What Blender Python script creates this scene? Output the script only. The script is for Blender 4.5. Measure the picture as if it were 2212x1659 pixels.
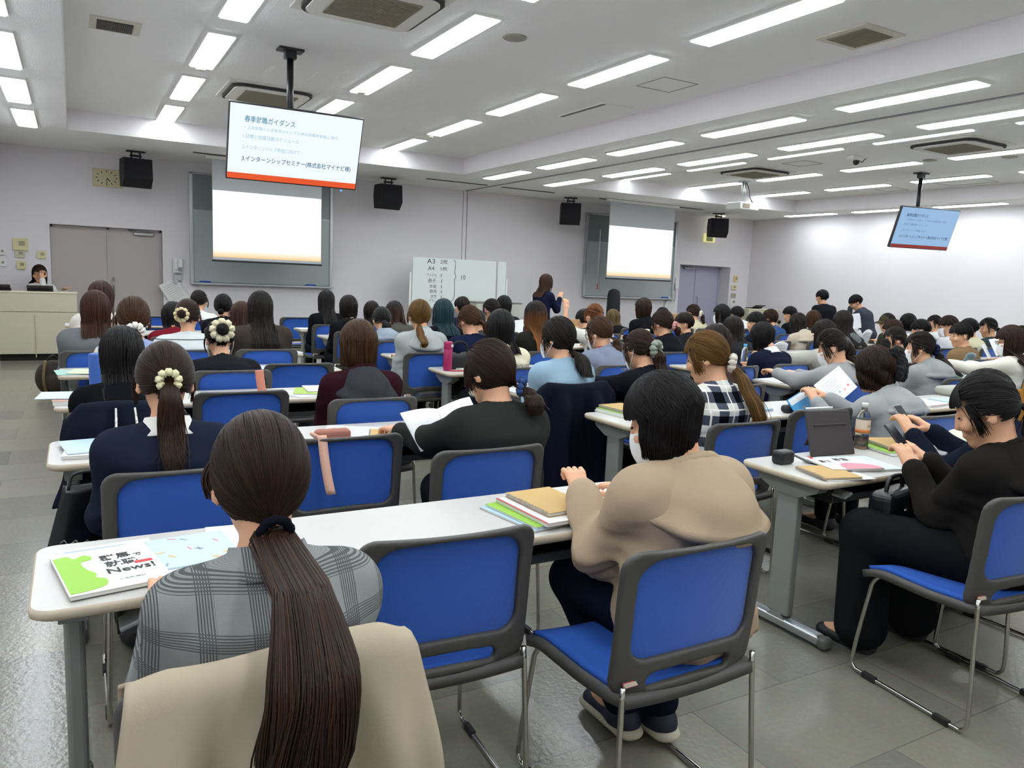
import bpy, bmesh, math, random
import numpy as np
from mathutils import Vector, Matrix
for o in list(bpy.data.objects): bpy.data.objects.remove(o)
S = bpy.context.scene
COL = S.collection
# ------------------------------------------------------------------ camera, world, exposure
FPX, YAW, PIT, ROL, CAMZ = 1655.23, 0.52097, 0.13729, 0.04256, 1.45
_f = np.array([math.sin(YAW)*math.cos(PIT), math.cos(YAW)*math.cos(PIT), -math.sin(PIT)])
_r = np.array([math.cos(YAW), -math.sin(YAW), 0.0]); _u = np.cross(_r, _f)
_c, _s = math.cos(ROL), math.sin(ROL)
CR, CU, CF = _c*_r+_s*_u, -_s*_r+_c*_u, _f
cam = bpy.data.cameras.new('camera'); cam.sensor_width = 36; cam.lens = 36*FPX/2212
cam.clip_start = .02; cam.clip_end = 60
camo = bpy.data.objects.new('camera', cam); COL.objects.link(camo)
camo.matrix_world = Matrix(((CR[0],CU[0],-CF[0],0),(CR[1],CU[1],-CF[1],0),(CR[2],CU[2],-CF[2],CAMZ),(0,0,0,1)))
S.camera = camo
W = bpy.data.worlds.new('world'); S.world = W; W.use_nodes = True
W.node_tree.nodes['Background'].inputs[0].default_value = (.75,.8,.85,1)
W.node_tree.nodes['Background'].inputs[1].default_value = .12
S.view_settings.view_transform = 'Standard'; S.view_settings.look = 'None'
S.view_settings.gamma = 1; S.view_settings.use_curve_mapping = False
S.view_settings.exposure = 0.38
LAMP = 15.0            # radiance of the fluorescent diffusers
S.cycles.max_bounces = 6; S.cycles.diffuse_bounces = 4; S.cycles.glossy_bounces = 3
S.cycles.transmission_bounces = 4; S.cycles.transparent_max_bounces = 4
S.cycles.adaptive_threshold = .02; S.cycles.caustics_reflective = False; S.cycles.caustics_refractive = False
S.cycles.sample_clamp_indirect = 4

def ray(u, v): return (u-1106)/FPX*CR-(v-829.5)/FPX*CU+CF
def PZ(u, v, z):
    d = ray(u, v); t = (z-CAMZ)/d[2]; return Vector((d[0]*t, d[1]*t, z))
def PY(u, v, y):
    d = ray(u, v); t = y/d[1]; return Vector((d[0]*t, y, CAMZ+d[2]*t))
# ------------------------------------------------------------------ materials
def hexc(h):
    h = h.lstrip('#'); h = h if len(h) == 6 else ''.join(c*2 for c in h); r = []
    for i in (0, 2, 4):
        c = int(h[i:i+2], 16)/255; r.append(c/12.92 if c <= .04045 else ((c+.055)/1.055)**2.4)
    return (*r, 1)
_M = {}
def mat(name, col, rough=.6, metal=0, spec=.5, bump=0, bscale=200, var=0, vscale=8, emit=0, coat=0, sheen=0, alpha=1, trans=0):
    if name in _M: return _M[name]
    m = bpy.data.materials.new(name); m.use_nodes = True; _M[name] = m
    nt = m.node_tree; b = nt.nodes['Principled BSDF']
    c = hexc(col) if isinstance(col, str) else (*col, 1)
    b.inputs['Base Color'].default_value = c; b.inputs['Roughness'].default_value = rough
    b.inputs['Metallic'].default_value = metal; b.inputs['Specular IOR Level'].default_value = spec
    if coat: b.inputs['Coat Weight'].default_value = coat
    if sheen: b.inputs['Sheen Weight'].default_value = sheen; b.inputs['Sheen Roughness'].default_value = .5
    if trans: b.inputs['Transmission Weight'].default_value = trans
    if alpha < 1: b.inputs['Alpha'].default_value = alpha
    if emit: b.inputs['Emission Color'].default_value = c; b.inputs['Emission Strength'].default_value = emit
    if bump or var:
        tc = nt.nodes.new('ShaderNodeTexCoord')
    if bump:
        n = nt.nodes.new('ShaderNodeTexNoise'); n.inputs['Scale'].default_value = bscale; n.inputs['Detail'].default_value = 3
        nt.links.new(tc.outputs['Object'], n.inputs['Vector'])
        bp = nt.nodes.new('ShaderNodeBump'); bp.inputs['Strength'].default_value = bump; bp.inputs['Distance'].default_value = .01
        nt.links.new(n.outputs['Fac'], bp.inputs['Height']); nt.links.new(bp.outputs['Normal'], b.inputs['Normal'])
    if var:
        n2 = nt.nodes.new('ShaderNodeTexNoise'); n2.inputs['Scale'].default_value = vscale; n2.inputs['Detail'].default_value = 4
        nt.links.new(tc.outputs['Object'], n2.inputs['Vector'])
        mx = nt.nodes.new('ShaderNodeMix'); mx.data_type = 'RGBA'
        mx.inputs['A'].default_value = tuple(x*(1-var) for x in c[:3])+(1,); mx.inputs['B'].default_value = tuple(min(1, x*(1+var)) for x in c[:3])+(1,)
        nt.links.new(n2.outputs['Fac'], mx.inputs['Factor']); nt.links.new(mx.outputs['Result'], b.inputs['Base Color'])
    return m
def nodes(m): return m.node_tree, m.node_tree.nodes['Principled BSDF']
# ------------------------------------------------------------------ mesh helpers
def link(name, me, parent=None, m=None):
    o = bpy.data.objects.new(name, me); COL.objects.link(o)
    if parent is not None: o.parent = parent
    if m is not None:
        for x in (m if isinstance(m, (list, tuple)) else [m]): me.materials.append(x)
    return o
def mesh_np(name, V, F, smooth=True):
    """V (n,3), F (m,3) or (m,4) arrays, or a list of those"""
    me = bpy.data.meshes.new(name); V = np.asarray(V, np.float32)
    Fs = F if isinstance(F, list) else [F]
    Fs = [np.asarray(f, np.int32) for f in Fs if len(f)]
    nl = sum(f.size for f in Fs); nf = sum(len(f) for f in Fs)
    me.vertices.add(len(V)); me.vertices.foreach_set('co', V.ravel())
    me.loops.add(nl); me.loops.foreach_set('vertex_index', np.concatenate([f.ravel() for f in Fs]))
    me.polygons.add(nf)
    tot = np.concatenate([np.full(len(f), f.shape[1], np.int32) for f in Fs])
    me.polygons.foreach_set('loop_start', np.concatenate([[0], np.cumsum(tot)[:-1]]).astype(np.int32))
    me.polygons.foreach_set('loop_total', tot)
    me.polygons.foreach_set('use_smooth', np.full(nf, smooth))
    me.update(calc_edges=True); return me
class MB:
    """collects shapes into one mesh"""
    def __init__(s): s.v = []; s.f = []; s.sm = []; s.mi = []; s.cur = 0
    def add(s, V, F, smooth=False, M=None):
        k = len(s.v)
        for p in V:
            p = Vector(p); s.v.append(tuple(M @ p) if M is not None else tuple(p))
        for f in F: s.f.append([i+k for i in f]); s.sm.append(smooth); s.mi.append(s.cur)
        return s
    def bm(s, bm, smooth=False, M=None):
        bm.verts.index_update()
        s.add([v.co.copy() for v in bm.verts], [[v.index for v in f.verts] for f in bm.faces], smooth, M); bm.free(); return s
    def box(s, c, d, bev=0, seg=2, M=None, rz=0):
        b = bmesh.new(); bmesh.ops.create_cube(b, size=1)
        for v in b.verts: v.co = Vector((v.co.x*d[0], v.co.y*d[1], v.co.z*d[2]))
        if bev: bmesh.ops.bevel(b, geom=b.edges[:], offset=bev, segments=seg, affect='EDGES', profile=.5)
        T = Matrix.Translation(c) @ Matrix.Rotation(rz, 4, 'Z')
        return s.bm(b, False, M @ T if M is not None else T)
    def tube(s, pts, r, n=8, closed=False, cap=True, M=None, flat=1.0, ref=None):
        P = [Vector(p) for p in pts]; L = len(P); R = r if isinstance(r, (list, tuple)) else [r]*L
        V = []; F = []; prev = Vector(ref) if ref else None
        for i in range(L):
            a = P[i-1] if (i or closed) else P[i]; b = P[(i+1) % L] if (i < L-1 or closed) else P[i]
            t = (b-a).normalized()
            if prev is None: prev = Vector((0, 0, 1)) if abs(t.z) < .9 else Vector((1, 0, 0))
            x = (prev-t*prev.dot(t)).normalized(); y = t.cross(x); prev = x
            for k in range(n):
                an = 2*math.pi*k/n; V.append(P[i]+(x*math.cos(an)*flat+y*math.sin(an))*R[i])
        for i in range(L if closed else L-1):
            j = (i+1) % L
            for k in range(n): F.append((i*n+k, i*n+(k+1) % n, j*n+(k+1) % n, j*n+k))
        if cap and not closed: F.append(tuple(range(n))[::-1]); F.append(tuple((L-1)*n+k for k in range(n)))
        return s.add(V, F, True, M)
    def lathe(s, prof, n=24, M=None):
        V = []; F = []
        for (r, z) in prof:
            for k in range(n): a = 2*math.pi*k/n; V.append((r*math.cos(a), r*math.sin(a), z))
        for i in range(len(prof)-1):
            for k in range(n): F.append((i*n+k, i*n+(k+1) % n, (i+1)*n+(k+1) % n, (i+1)*n+k))
        F.append(tuple(range(n))[::-1]); F.append(tuple((len(prof)-1)*n+k for k in range(n)))
        return s.add(V, F, True, M)
    def prism(s, poly, d, axis='z', o=(0, 0, 0), M=None, smooth=False):
        """poly of 2D points extruded by d along axis"""
        mp = {'z': lambda a, b, c: (a, b, c), 'x': lambda a, b, c: (c, a, b), 'y': lambda a, b, c: (a, c, b)}[axis]
        n = len(poly); O = Vector(o)
        V = [Vector(mp(a, b, 0))+O for a, b in poly]+[Vector(mp(a, b, d))+O for a, b in poly]
        F = [tuple(range(n))[::-1], tuple(range(n, 2*n))]+[(i, (i+1) % n, n+(i+1) % n, n+i) for i in range(n)]
        return s.add(V, F, smooth, M)
    def ball(s, c, r, M=None, seg=12):
        b = bmesh.new(); bmesh.ops.create_uvsphere(b, u_segments=seg, v_segments=max(6, seg*2//3), radius=1)
        r = r if isinstance(r, (tuple, list)) else (r, r, r)
        for v in b.verts: v.co = Vector((v.co.x*r[0]+c[0], v.co.y*r[1]+c[1], v.co.z*r[2]+c[2]))
        return s.bm(b, True, M)
    def sheet(s, P, closed_u=False, thick=0):
        """P grid [i][j] of points; both sides if thick"""
        P = np.asarray(P, float); a, b, _ = P.shape
        idx = np.arange(a*b).reshape(a, b)
        q = np.stack([idx[:-1, :-1], idx[:-1, 1:], idx[1:, 1:], idx[1:, :-1]], -1).reshape(-1, 4)
        V = P.reshape(-1, 3)
        if not thick: return s.add(V, q.tolist(), True)
        du = np.gradient(P, axis=0); dv = np.gradient(P, axis=1); N = np.cross(du, dv); N /= np.linalg.norm(N, axis=2, keepdims=True)+1e-9
        V2 = (P-N*thick).reshape(-1, 3); n = a*b
        rim = list(idx[0, :])+list(idx[1:, -1])+list(idx[-1, -2::-1])+list(idx[-2:0:-1, 0])
        F = q.tolist()+(q[:, ::-1]+n).tolist()+[(rim[k], rim[k]+n, rim[(k+1) % len(rim)]+n, rim[(k+1) % len(rim)]) for k in range(len(rim))]
        return s.add(np.concatenate([V, V2]), F, True)
    def build(s, name, m=None, parent=None, smooth=None):
        me = bpy.data.meshes.new(name); me.from_pydata(s.v, [], s.f)
        me.polygons.foreach_set('use_smooth', s.sm if smooth is None else [smooth]*len(s.f))
        me.polygons.foreach_set('material_index', s.mi)
        bm = bmesh.new(); bm.from_mesh(me); bmesh.ops.recalc_face_normals(bm, faces=bm.faces); bm.to_mesh(me); bm.free()
        return link(name, me, parent, m)
def tag(o, label, cat, group=None, kind=None):
    o['label'] = label; o['category'] = cat
    if group: o['group'] = group
    if kind: o['kind'] = kind
    return o
def thing(name, label, cat, loc=(0, 0, 0), rz=0, group=None):
    o = bpy.data.objects.new(name, None); COL.objects.link(o); o.empty_display_size = .1
    o.location = loc; o.rotation_euler = (0, 0, rz); return tag(o, label, cat, group)
def struct(name, mb, m):
    o = mb.build(name, m); o['kind'] = 'structure'; return o
def dup(root, loc, rz=0, label=None, group=None):
    def cp(o, par):
        c = o.copy(); COL.objects.link(c); c.parent = par
        for ch in KIDS.get(o.name, []): cp(ch, c)
        return c
    r = root.copy(); COL.objects.link(r); r.location = loc; r.rotation_euler = (0, 0, rz)
    if label: r['label'] = label
    if group: r['group'] = group
    for ch in KIDS[root.name]: cp(ch, r)
    return r
KIDS = {}
def index_kids(root):
    for o in bpy.data.objects:
        if o.parent is not None: KIDS.setdefault(o.parent.name, [])
    def rec(o):
        KIDS[o.name] = [c for c in bpy.data.objects if c.parent is o]
        for c in KIDS[o.name]: rec(c)
    rec(root); return root
def text(name, s, size, m, parent, M, align='LEFT', ext=.0006, bold=0, sx=1):
    """lettering as real geometry; M places the text plane (x right, y up)"""
    cu = bpy.data.curves.new(name, 'FONT'); cu.body = s; cu.size = size; cu.align_x = align; cu.extrude = ext; cu.resolution_u = 2
    cu.offset = bold; cu.fill_mode = 'BOTH'
    t = bpy.data.objects.new('tmp_text', cu); COL.objects.link(t); bpy.context.view_layer.update()
    me = bpy.data.meshes.new_from_object(t.evaluated_get(bpy.context.evaluated_depsgraph_get()))
    bpy.data.objects.remove(t); bpy.data.curves.remove(cu)
    me.transform(M @ Matrix.Diagonal((sx, 1, 1, 1))); me.materials.clear(); me.name = name
    return link(name, me, parent, m)
def frameM(o, ex, ey):
    ex = Vector(ex).normalized(); ey = (Vector(ey)-ex*Vector(ey).dot(ex)).normalized(); ez = ex.cross(ey)
    return Matrix(((ex.x, ey.x, ez.x, o[0]), (ex.y, ey.y, ez.y, o[1]), (ex.z, ey.z, ez.z, o[2]), (0, 0, 0, 1)))
def spline(P, n):
    """Catmull-Rom through P, n points"""
    P = np.asarray(P, float); Q = np.vstack([2*P[0]-P[1], P, 2*P[-1]-P[-2]]); t = np.linspace(0, len(P)-1-1e-9, n); i = t.astype(int); f = (t-i)[:, None]
    a, b, c, d = Q[i], Q[i+1], Q[i+2], Q[i+3]
    return .5*(2*b+(c-a)*f+(2*a-5*b+4*c-d)*f**2+(3*b-a-3*c+d)*f**3)
def sstep(a, b, x):
    t = np.clip((x-a)/(b-a), 0, 1); return t*t*(3-2*t)
# ------------------------------------------------------------------ signed distance fields -> one continuous surface
class SDF:
    def __init__(s, lo, hi, h):
        s.h = h; s.lo = np.array(lo, np.float32)-2*h; n = np.ceil((np.array(hi)-np.array(lo))/h).astype(int)+5
        s.ax = [s.lo[i]+h*np.arange(n[i], dtype=np.float32) for i in range(3)]
        s.f = np.full(n, .25, np.float32)
    def sub(s, lo, hi):
        sl = []
        for i in range(3):
            a = int(max(0, math.floor((lo[i]-s.lo[i])/s.h))); b = int(min(s.f.shape[i], math.ceil((hi[i]-s.lo[i])/s.h)+1))
            if b-a < 1: return None, None
            sl.append(slice(a, b))
        g = [s.ax[0][sl[0]][:, None, None], s.ax[1][sl[1]][None, :, None], s.ax[2][sl[2]][None, None, :]]
        return tuple(sl), g
    def put(s, fn, lo, hi, k=.03, mode='u'):
        m = k+3*s.h
        sl, g = s.sub([x-m for x in lo], [x+m for x in hi])
        if sl is None: return
        d = fn(*g); a = s.f[sl]
        if mode == 'u':
            e = np.clip(k-np.abs(a-d), 0, None)/max(k, 1e-6); s.f[sl] = np.minimum(a, d)-e*e*k*.25
        elif mode == 's':
            d = -d; e = np.clip(k-np.abs(a-d), 0, None)/max(k, 1e-6); s.f[sl] = np.maximum(a, d)+e*e*k*.25
    def cut(s, fn):
        d = fn(s.ax[0][:, None, None], s.ax[1][None, :, None], s.ax[2][None, None, :]); s.f = np.maximum(s.f, d)
    def disp(s, fn):
        m = np.abs(s.f) < .05
        I = np.nonzero(m); s.f[m] += fn(s.ax[0][I[0]], s.ax[1][I[1]], s.ax[2][I[2]])
    def cap(s, a, b, r0, r1=None, k=.03, sc=(1, 1, 1), mode='u'):
        r1 = r0 if r1 is None else r1; a = np.array(a, float); b = np.array(b, float); sc = np.array(sc, float)
        A = a/sc; D = (b-a)/sc; L2 = max(float(D@D), 1e-9); R = max(r0, r1)
        def fn(x, y, z):
            X, Y, Z = x/sc[0]-A[0], y/sc[1]-A[1], z/sc[2]-A[2]
            t = np.clip((X*D[0]+Y*D[1]+Z*D[2])/L2, 0, 1)
            return (np.sqrt((X-t*D[0])**2+(Y-t*D[1])**2+(Z-t*D[2])**2)-(r0+t*(r1-r0)))*min(1, sc.min())
        lo = np.minimum(a, b)-R*sc; hi = np.maximum(a, b)+R*sc
        s.put(fn, lo, hi, k, mode)
    def ell(s, c, r, Rm=None, k=.03, mode='u'):
        c = np.array(c, float); r = np.array(r, float); Rt = np.eye(3) if Rm is None else np.asarray(Rm, float).T; mx = r.max()
        def fn(x, y, z):
            X, Y, Z = x-c[0], y-c[1], z-c[2]
            q = [(Rt[i, 0]*X+Rt[i, 1]*Y+Rt[i, 2]*Z)/r[i] for i in range(3)]
            k0 = np.sqrt(q[0]**2+q[1]**2+q[2]**2); k1 = np.sqrt((q[0]/r[0])**2+(q[1]/r[1])**2+(q[2]/r[2])**2)+1e-6
            return k0*(k0-1)/k1
        s.put(fn, c-mx, c+mx, k, mode)
    def mesh(s):
        f = s.f; n = f.shape; sg = f < 0
        cs = np.zeros([n[i]-1 for i in range(3)], np.float32); acc = [np.zeros_like(cs) for _ in range(3)]
        def edge(ax):
            sa = [slice(None)]*3; sb = [slice(None)]*3; sa[ax] = slice(0, -1); sb[ax] = slice(1, None)
            A, B = f[tuple(sa)], f[tuple(sb)]; c = sg[tuple(sa)] != sg[tuple(sb)]
            t = np.where(c, A/np.where(c, A-B, 1), 0); return c, t
        E = [edge(a) for a in range(3)]
        for ax in range(3):
            c, t = E[ax]; o = [i for i in range(3) if i != ax]
            for d0 in (0, 1):
                for d1 in (0, 1):
                    sl = [None]*3; sl[ax] = slice(None)
                    for q, d in ((o[0], d0), (o[1], d1)): sl[q] = slice(d, n[q]-1+d)
                    cc = c[tuple(sl)]; cs += cc
                    acc[ax] += np.where(cc, t[tuple(sl)], 0); acc[o[0]] += d0*cc; acc[o[1]] += d1*cc
        act = cs > 0; idx = np.full(act.shape, -1, np.int32); I = np.nonzero(act); idx[I] = np.arange(len(I[0]))
        V = np.stack([(I[i]+acc[i][I]/cs[I])*s.h+s.lo[i] for i in range(3)], -1)
        Q = []
        for ax in range(3):
            c, _ = E[ax]; o = [i for i in range(3) if i != ax]
            sl = [None]*3; sl[ax] = slice(None)
            for q in o: sl[q] = slice(1, n[q]-1)
            J = np.nonzero(c[tuple(sl)]); J = [J[i]+(1 if i in o else 0) for i in range(3)]
            def at(d0, d1):
                K = [j.copy() for j in J]; K[o[0]] -= d0; K[o[1]] -= d1; return idx[tuple(K)]
            q = np.stack([at(1, 1), at(0, 1), at(0, 0), at(1, 0)], -1)
            ins = sg[tuple(J)]; flip = ins if ax != 1 else ~ins
            q = np.where(flip[:, None], q, q[:, ::-1]); Q.append(q)
        return V, np.concatenate(Q)
# ------------------------------------------------------------------ room shell
XL, XR, YF, YB, ZL, ZH = -1.03, 14.75, 14.0, -3.2, 3.12, 3.383
M_wall = mat('wall_paint', '#e3dfe2', .75, bump=.06, bscale=350)
M_ceil = mat('ceiling_board', '#f2f2f0', .9, bump=.5, bscale=90, var=.05, vscale=120)
M_soff = mat('soffit_paint', '#e2dee0', .8, bump=.05, bscale=300)
M_white = mat('white_metal', '#e6e6e2', .4)
M_alu = mat('aluminium', '#b8bcbc', .35, metal=.8)
M_black = mat('black_plastic', '#141416', .5)
M_dark = mat('dark_gap', '#1c1a18', .8)
# floor: vinyl tiles, two tones, waxed
M_floor = mat('floor_tile', '#8d8a7a', .22, spec=.55)
nt, b = nodes(M_floor)
tc = nt.nodes.new('ShaderNodeTexCoord'); mp = nt.nodes.new('ShaderNodeMapping'); nt.links.new(tc.outputs['Object'], mp.inputs['Vector'])
bk = nt.nodes.new('ShaderNodeTexBrick'); bk.offset = .5; bk.offset_frequency = 2
for k, v in dict(Scale=1.0, **{'Mortar Size': .003, 'Brick Width': .9, 'Row Height': .45, 'Bias': -.15}).items(): bk.inputs[k].default_value = v
bk.inputs['Color1'].default_value = hexc('#96937f'); bk.inputs['Color2'].default_value = hexc('#76756a'); bk.inputs['Mortar'].default_value = hexc('#77756a')
nt.links.new(mp.outputs['Vector'], bk.inputs['Vector'])
ns = nt.nodes.new('ShaderNodeTexNoise'); ns.inputs['Scale'].default_value = 60; ns.inputs['Detail'].default_value = 6; nt.links.new(tc.outputs['Object'], ns.inputs['Vector'])
mx = nt.nodes.new('ShaderNodeMix'); mx.data_type = 'RGBA'; mx.blend_type = 'MULTIPLY'; mx.inputs['Factor'].default_value = .35
nt.links.new(bk.outputs['Color'], mx.inputs['A']); nt.links.new(ns.outputs['Color'], mx.inputs['B'])
hs = nt.nodes.new('ShaderNodeHueSaturation'); hs.inputs['Saturation'].default_value = .85; nt.links.new(mx.outputs['Result'], hs.inputs['Color'])
nt.links.new(hs.outputs['Color'], b.inputs['Base Color'])
n2 = nt.nodes.new('ShaderNodeTexNoise'); n2.inputs['Scale'].default_value = 55; n2.inputs['Detail'].default_value = 2; nt.links.new(tc.outputs['Object'], n2.inputs['Vector'])
bp = nt.nodes.new('ShaderNodeBump'); bp.inputs['Strength'].default_value = .22; bp.inputs['Distance'].default_value = .004
nt.links.new(n2.outputs['Fac'], bp.inputs['Height']); nt.links.new(bp.outputs['Normal'], b.inputs['Normal'])
struct('floor', MB().box(((XL+XR)/2, (YF+YB)/2, -.05), (XR-XL+.4, YF-YB+1.2, .1)), M_floor)
w = MB(); cxm = (YF+YB)/2
struct('wall_left', MB().box((XL-.1, cxm, 1.7), (.2, YF-YB+.4, 3.6)), M_wall)
struct('wall_right', MB().box((XR+.1, cxm, 1.7), (.2, YF-YB+.4, 3.6)), M_wall)
struct('wall_back', MB().box(((XL+XR)/2, YB-.1, 1.7), (XR-XL, .2, 3.6)), M_wall)
D1 = (-.30, 1.29, 1.98); D2 = (12.48, 14.11, 1.94)
def seg(w, x0, x1, z0, z1, y0=YF, y1=YF+.5): w.box(((x0+x1)/2, (y0+y1)/2, (z0+z1)/2), (x1-x0, y1-y0, z1-z0))
seg(w, XL, D1[0], 0, 3.5); seg(w, D1[0], D1[1], D1[2], 3.5); seg(w, D1[1], 6.74, 0, 3.5); seg(w, 6.755, 6.83, 0, 3.5, YF+.004); seg(w, 6.845, D2[0], 0, 3.5); seg(w, D2[0], D2[1], D2[2], 3.5); seg(w, D2[1], XR, 0, 3.5)
struct('wall_front', w, M_wall)
# ceiling: lower soffits around two raised bays
C1 = (-.02, 5.69); C2 = (7.84, 13.75); CYF, CYB = 11.84, -2.6
c = MB(); c.cur = 0
def slab(x0, x1, y0, y1, z0, z1): c.box(((x0+x1)/2, (y0+y1)/2, (z0+z1)/2), (x1-x0, y1-y0, z1-z0))
slab(*C1, CYB, CYF, ZH, ZH+.1); slab(*C2, CYB, CYF, ZH, ZH+.1)
for x0, x1, y0, y1 in ((XL, XR, CYF, YF), (XL, XR, YB, CYB), (XL, C1[0], CYB, CYF), (C1[1], C2[0], CYB, CYF), (C2[1], XR, CYB, CYF)): slab(x0, x1, y0, y1, ZL, ZH+.1)
ceil = struct('ceiling', c, [M_ceil, M_soff])
for p in ceil.data.polygons:
    if abs(p.normal.z) < .5: p.material_index = 1
M_trim = mat('soffit_edge_trim', '#dcd9d8', .6)
for n, (x0, x1) in enumerate((C1, C2)):
    t = MB()
    for a, bb, cc, dd in ((x0, x1, CYF-.012, CYF), (x0, x0+.012, CYB, CYF), (x1-.012, x1, CYB, CYF)): t.box(((a+bb)/2, (cc+dd)/2, ZL+.012), (bb-a, dd-cc, .03))
    struct('trim_%d' % (n+1), t, M_trim)
struct('trim_3', MB().box((6.79, (YF+YB)/2, ZL-.003), (.045, YF-YB-.1, .01)), mat('track_metal', '#6f6f70', .4, metal=.6))
for n, (x0, x1) in enumerate(((XL, D1[0]), (D1[1], D2[0]), (D2[1], XR))):
    struct('baseboard_front' + ('' if n == 0 else '_%d' % n), MB().box(((x0+x1)/2, YF-.006, .04), (x1-x0, .012, .08)), mat('baseboard_vinyl', '#6d675f', .6))
struct('baseboard_right', MB().box((XR-.006, cxm, .04), (.012, YF-YB, .08)), mat('baseboard_vinyl', '', .6))
# doors
M_door = mat('door_paint', '#b5aca8', .5); M_lav = mat('door_paint_lavender', '#b3b0c6', .45); M_steel = mat('steel', '#9b9c9c', .3, metal=.9)
def double_door(name, x0, x1, z1, y, split, m1, m2, closer_x):
    r = bpy.data.objects.new(name, None); COL.objects.link(r); r['kind'] = 'structure'; r.location = ((x0+x1)/2, y, 0); ox = (x0+x1)/2
    def P(mb, n, m): return mb.build(n, m, r)
    P(MB().box(((x0+split)/2-ox, .03, z1/2), (split-x0-.008, .05, z1-.01), .004), 'door_leaf', m1)
    P(MB().box(((x1+split)/2-ox, .03, z1/2), (x1-split-.008, .05, z1-.01), .004), 'door_leaf', m2)
    fr = MB()
    for a, bb in ((x0, x0+.03), (x1-.03, x1)): fr.box(((a+bb)/2-ox, .0, z1/2), (bb-a, .03, z1))
    fr.box((0, 0, z1-.015), (x1-x0, .03, .03)); fr.box((split-ox, .0, z1/2), (.03, .03, z1)); P(fr, 'door_frame', m1)
    P(MB().box((closer_x-ox, -.03, z1-.07), (.3, .06, .05), .008).tube([(closer_x-ox+.1, -.05, z1-.05), (closer_x-ox-.1, -.09, z1-.03), (closer_x-ox-.22, -.02, z1-.02)], .008), 'door_closer', M_steel)
    P(MB().tube([(split-ox+.06, -.01, .92), (split-ox+.06, -.06, .93), (split-ox+.06, -.06, 1.17), (split-ox+.06, -.01, 1.18)], .011), 'door_handle', M_steel)
double_door('door_1', D1[0]+.005, D1[1]-.005, D1[2]-.005, YF+.14, .5, M_door, M_door, 1.02)
double_door('door_2', D2[0]+.005, D2[1]-.005, D2[2]-.005, YF+.36, 13.32, M_lav, M_lav, 13.05)
# ------------------------------------------------------------------ ceiling fixtures
M_lamp = mat('lamp_diffuser', '#f3faff', .5, emit=LAMP)
def light_proto(w):
    r = thing('ceiling_light', '', 'light')
    L = 1.25; f = MB()
    for sx in (-1, 1): f.box((sx*(w/2+.008), L/2, -.006), (.018, L+.03, .026), .003)
    for y in (-.006, L+.006): f.box((0, y, -.006), (w+.03, .018, .026), .003)
    f.box((0, L/2, .004), (w, L, .006)); f.build('housing', M_white, r)
    MB().box((0, L/2, -.014), (w, L, .028), .003).build('diffuser', M_lamp, r)
    return index_kids(r)
LP = {.2: light_proto(.2), .085: light_proto(.085)}
used = set()
def ceiling_light(x, y, z, label, w=.2):
    if w not in used: used.add(w); o = LP[w]; o.location = (x, y, z); o['label'] = label; o['group'] = 'ceiling lights'
    else: dup(LP[w], (x, y, z), 0, label, 'ceiling lights')
ORD = ['first', 'second', 'third', 'fourth', 'fifth', 'sixth', 'seventh', 'eighth', 'ninth']
rows = [(-.45, ZL, 8, 'low soffit at the left wall', .2), (1.15, ZH, 8, 'row beside the small square vent', .2), (2.75, ZH, 8, 'row beside the big hanging television', .2), (4.40, ZH, 8, 'third row of the left bay', .2),
        (6.18, ZL, 8, 'row left of the partition track', .2), (7.39, ZL, 8, 'row right of the partition track', .2), (9.06, ZH, 7, 'slim row of the right bay', .085), (10.76, ZH, 7, 'row beside the projector', .2), (12.58, ZH, 7, 'row behind the smaller television', .2), (14.15, ZL, 7, 'row along the right wall', .2)]
for x, z, n, lab, wd in rows:
    for k in range(n):
        y = 10.62-1.745*k
        if x == 14.15: y += .55
        ceiling_light(x, y, z, '%s ceiling light, %s from the front wall, %s' % ('slim' if wd < .1 else 'long', ORD[k], lab), wd)
M_vent = mat('vent_plastic', '#cfcabc', .5); M_grille = mat('grille_tan', '#8d8672', .7); M_gdark = mat('vent_slot', '#2a2826', .7); M_acw = mat('aircon_white', '#d9d7cf', .45)
def rsq(a, r, n=6):
    P = []
    for cx_, cy_, t0 in ((a-r, a-r, 0), (-a+r, a-r, 90), (-a+r, -a+r, 180), (a-r, -a+r, 270)):
        for i in range(n+1): t = math.radians(t0+90*i/n); P.append((cx_+r*math.cos(t), cy_+r*math.sin(t)))
    return P
def aircon(x, y, z, label):
    r = thing('air_conditioner', label, 'air conditioner', (x, y, z), 0, 'ceiling cassette air conditioners')
    MB().box((0, 0, -.008), (.95, .95, .016), .004).build('panel', M_acw, r)
    MB().prism(rsq(.43, .14), -.03, o=(0, 0, -.014)).build('air_slot', M_gdark, r)
    MB().prism(rsq(.40, .12), -.04, o=(0, 0, -.016)).build('inner_frame', M_acw, r)
    g = MB().box((0, 0, -.058), (.56, .56, .008))
    for k in range(22): g.box((0, -.27+.0257*k, -.064), (.56, .012, .006))
    g.build('intake_grille', M_grille, r)
aircon(1.93, 5.62, ZH, 'white ceiling cassette air conditioner, the one nearest the camera at the top edge')
aircon(1.95, 9.2, ZH, 'white ceiling cassette air conditioner behind the pole of the big hanging screen')
aircon(9.95, 9.5, ZH, 'white ceiling cassette air conditioner above the projector')
aircon(9.9, 6.05, ZH, 'white ceiling cassette air conditioner above the smaller hanging screen')
def square_vent(name, x, y, z, a, b_, label, m, cat='vent', slats=12):
    r = thing(name, label, cat, (x, y, z))
    MB().box((0, 0, -.006), (a, b_, .012), .003).build('frame', M_vent, r)
    g = MB().box((0, 0, -.012), (a*.72, b_*.72, .008))
    for k in range(slats): g.box((-a*.34+a*.68*k/(slats-1), 0, -.018), (a*.03, b_*.7, .006))
    g.build('grille', m, r)
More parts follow.
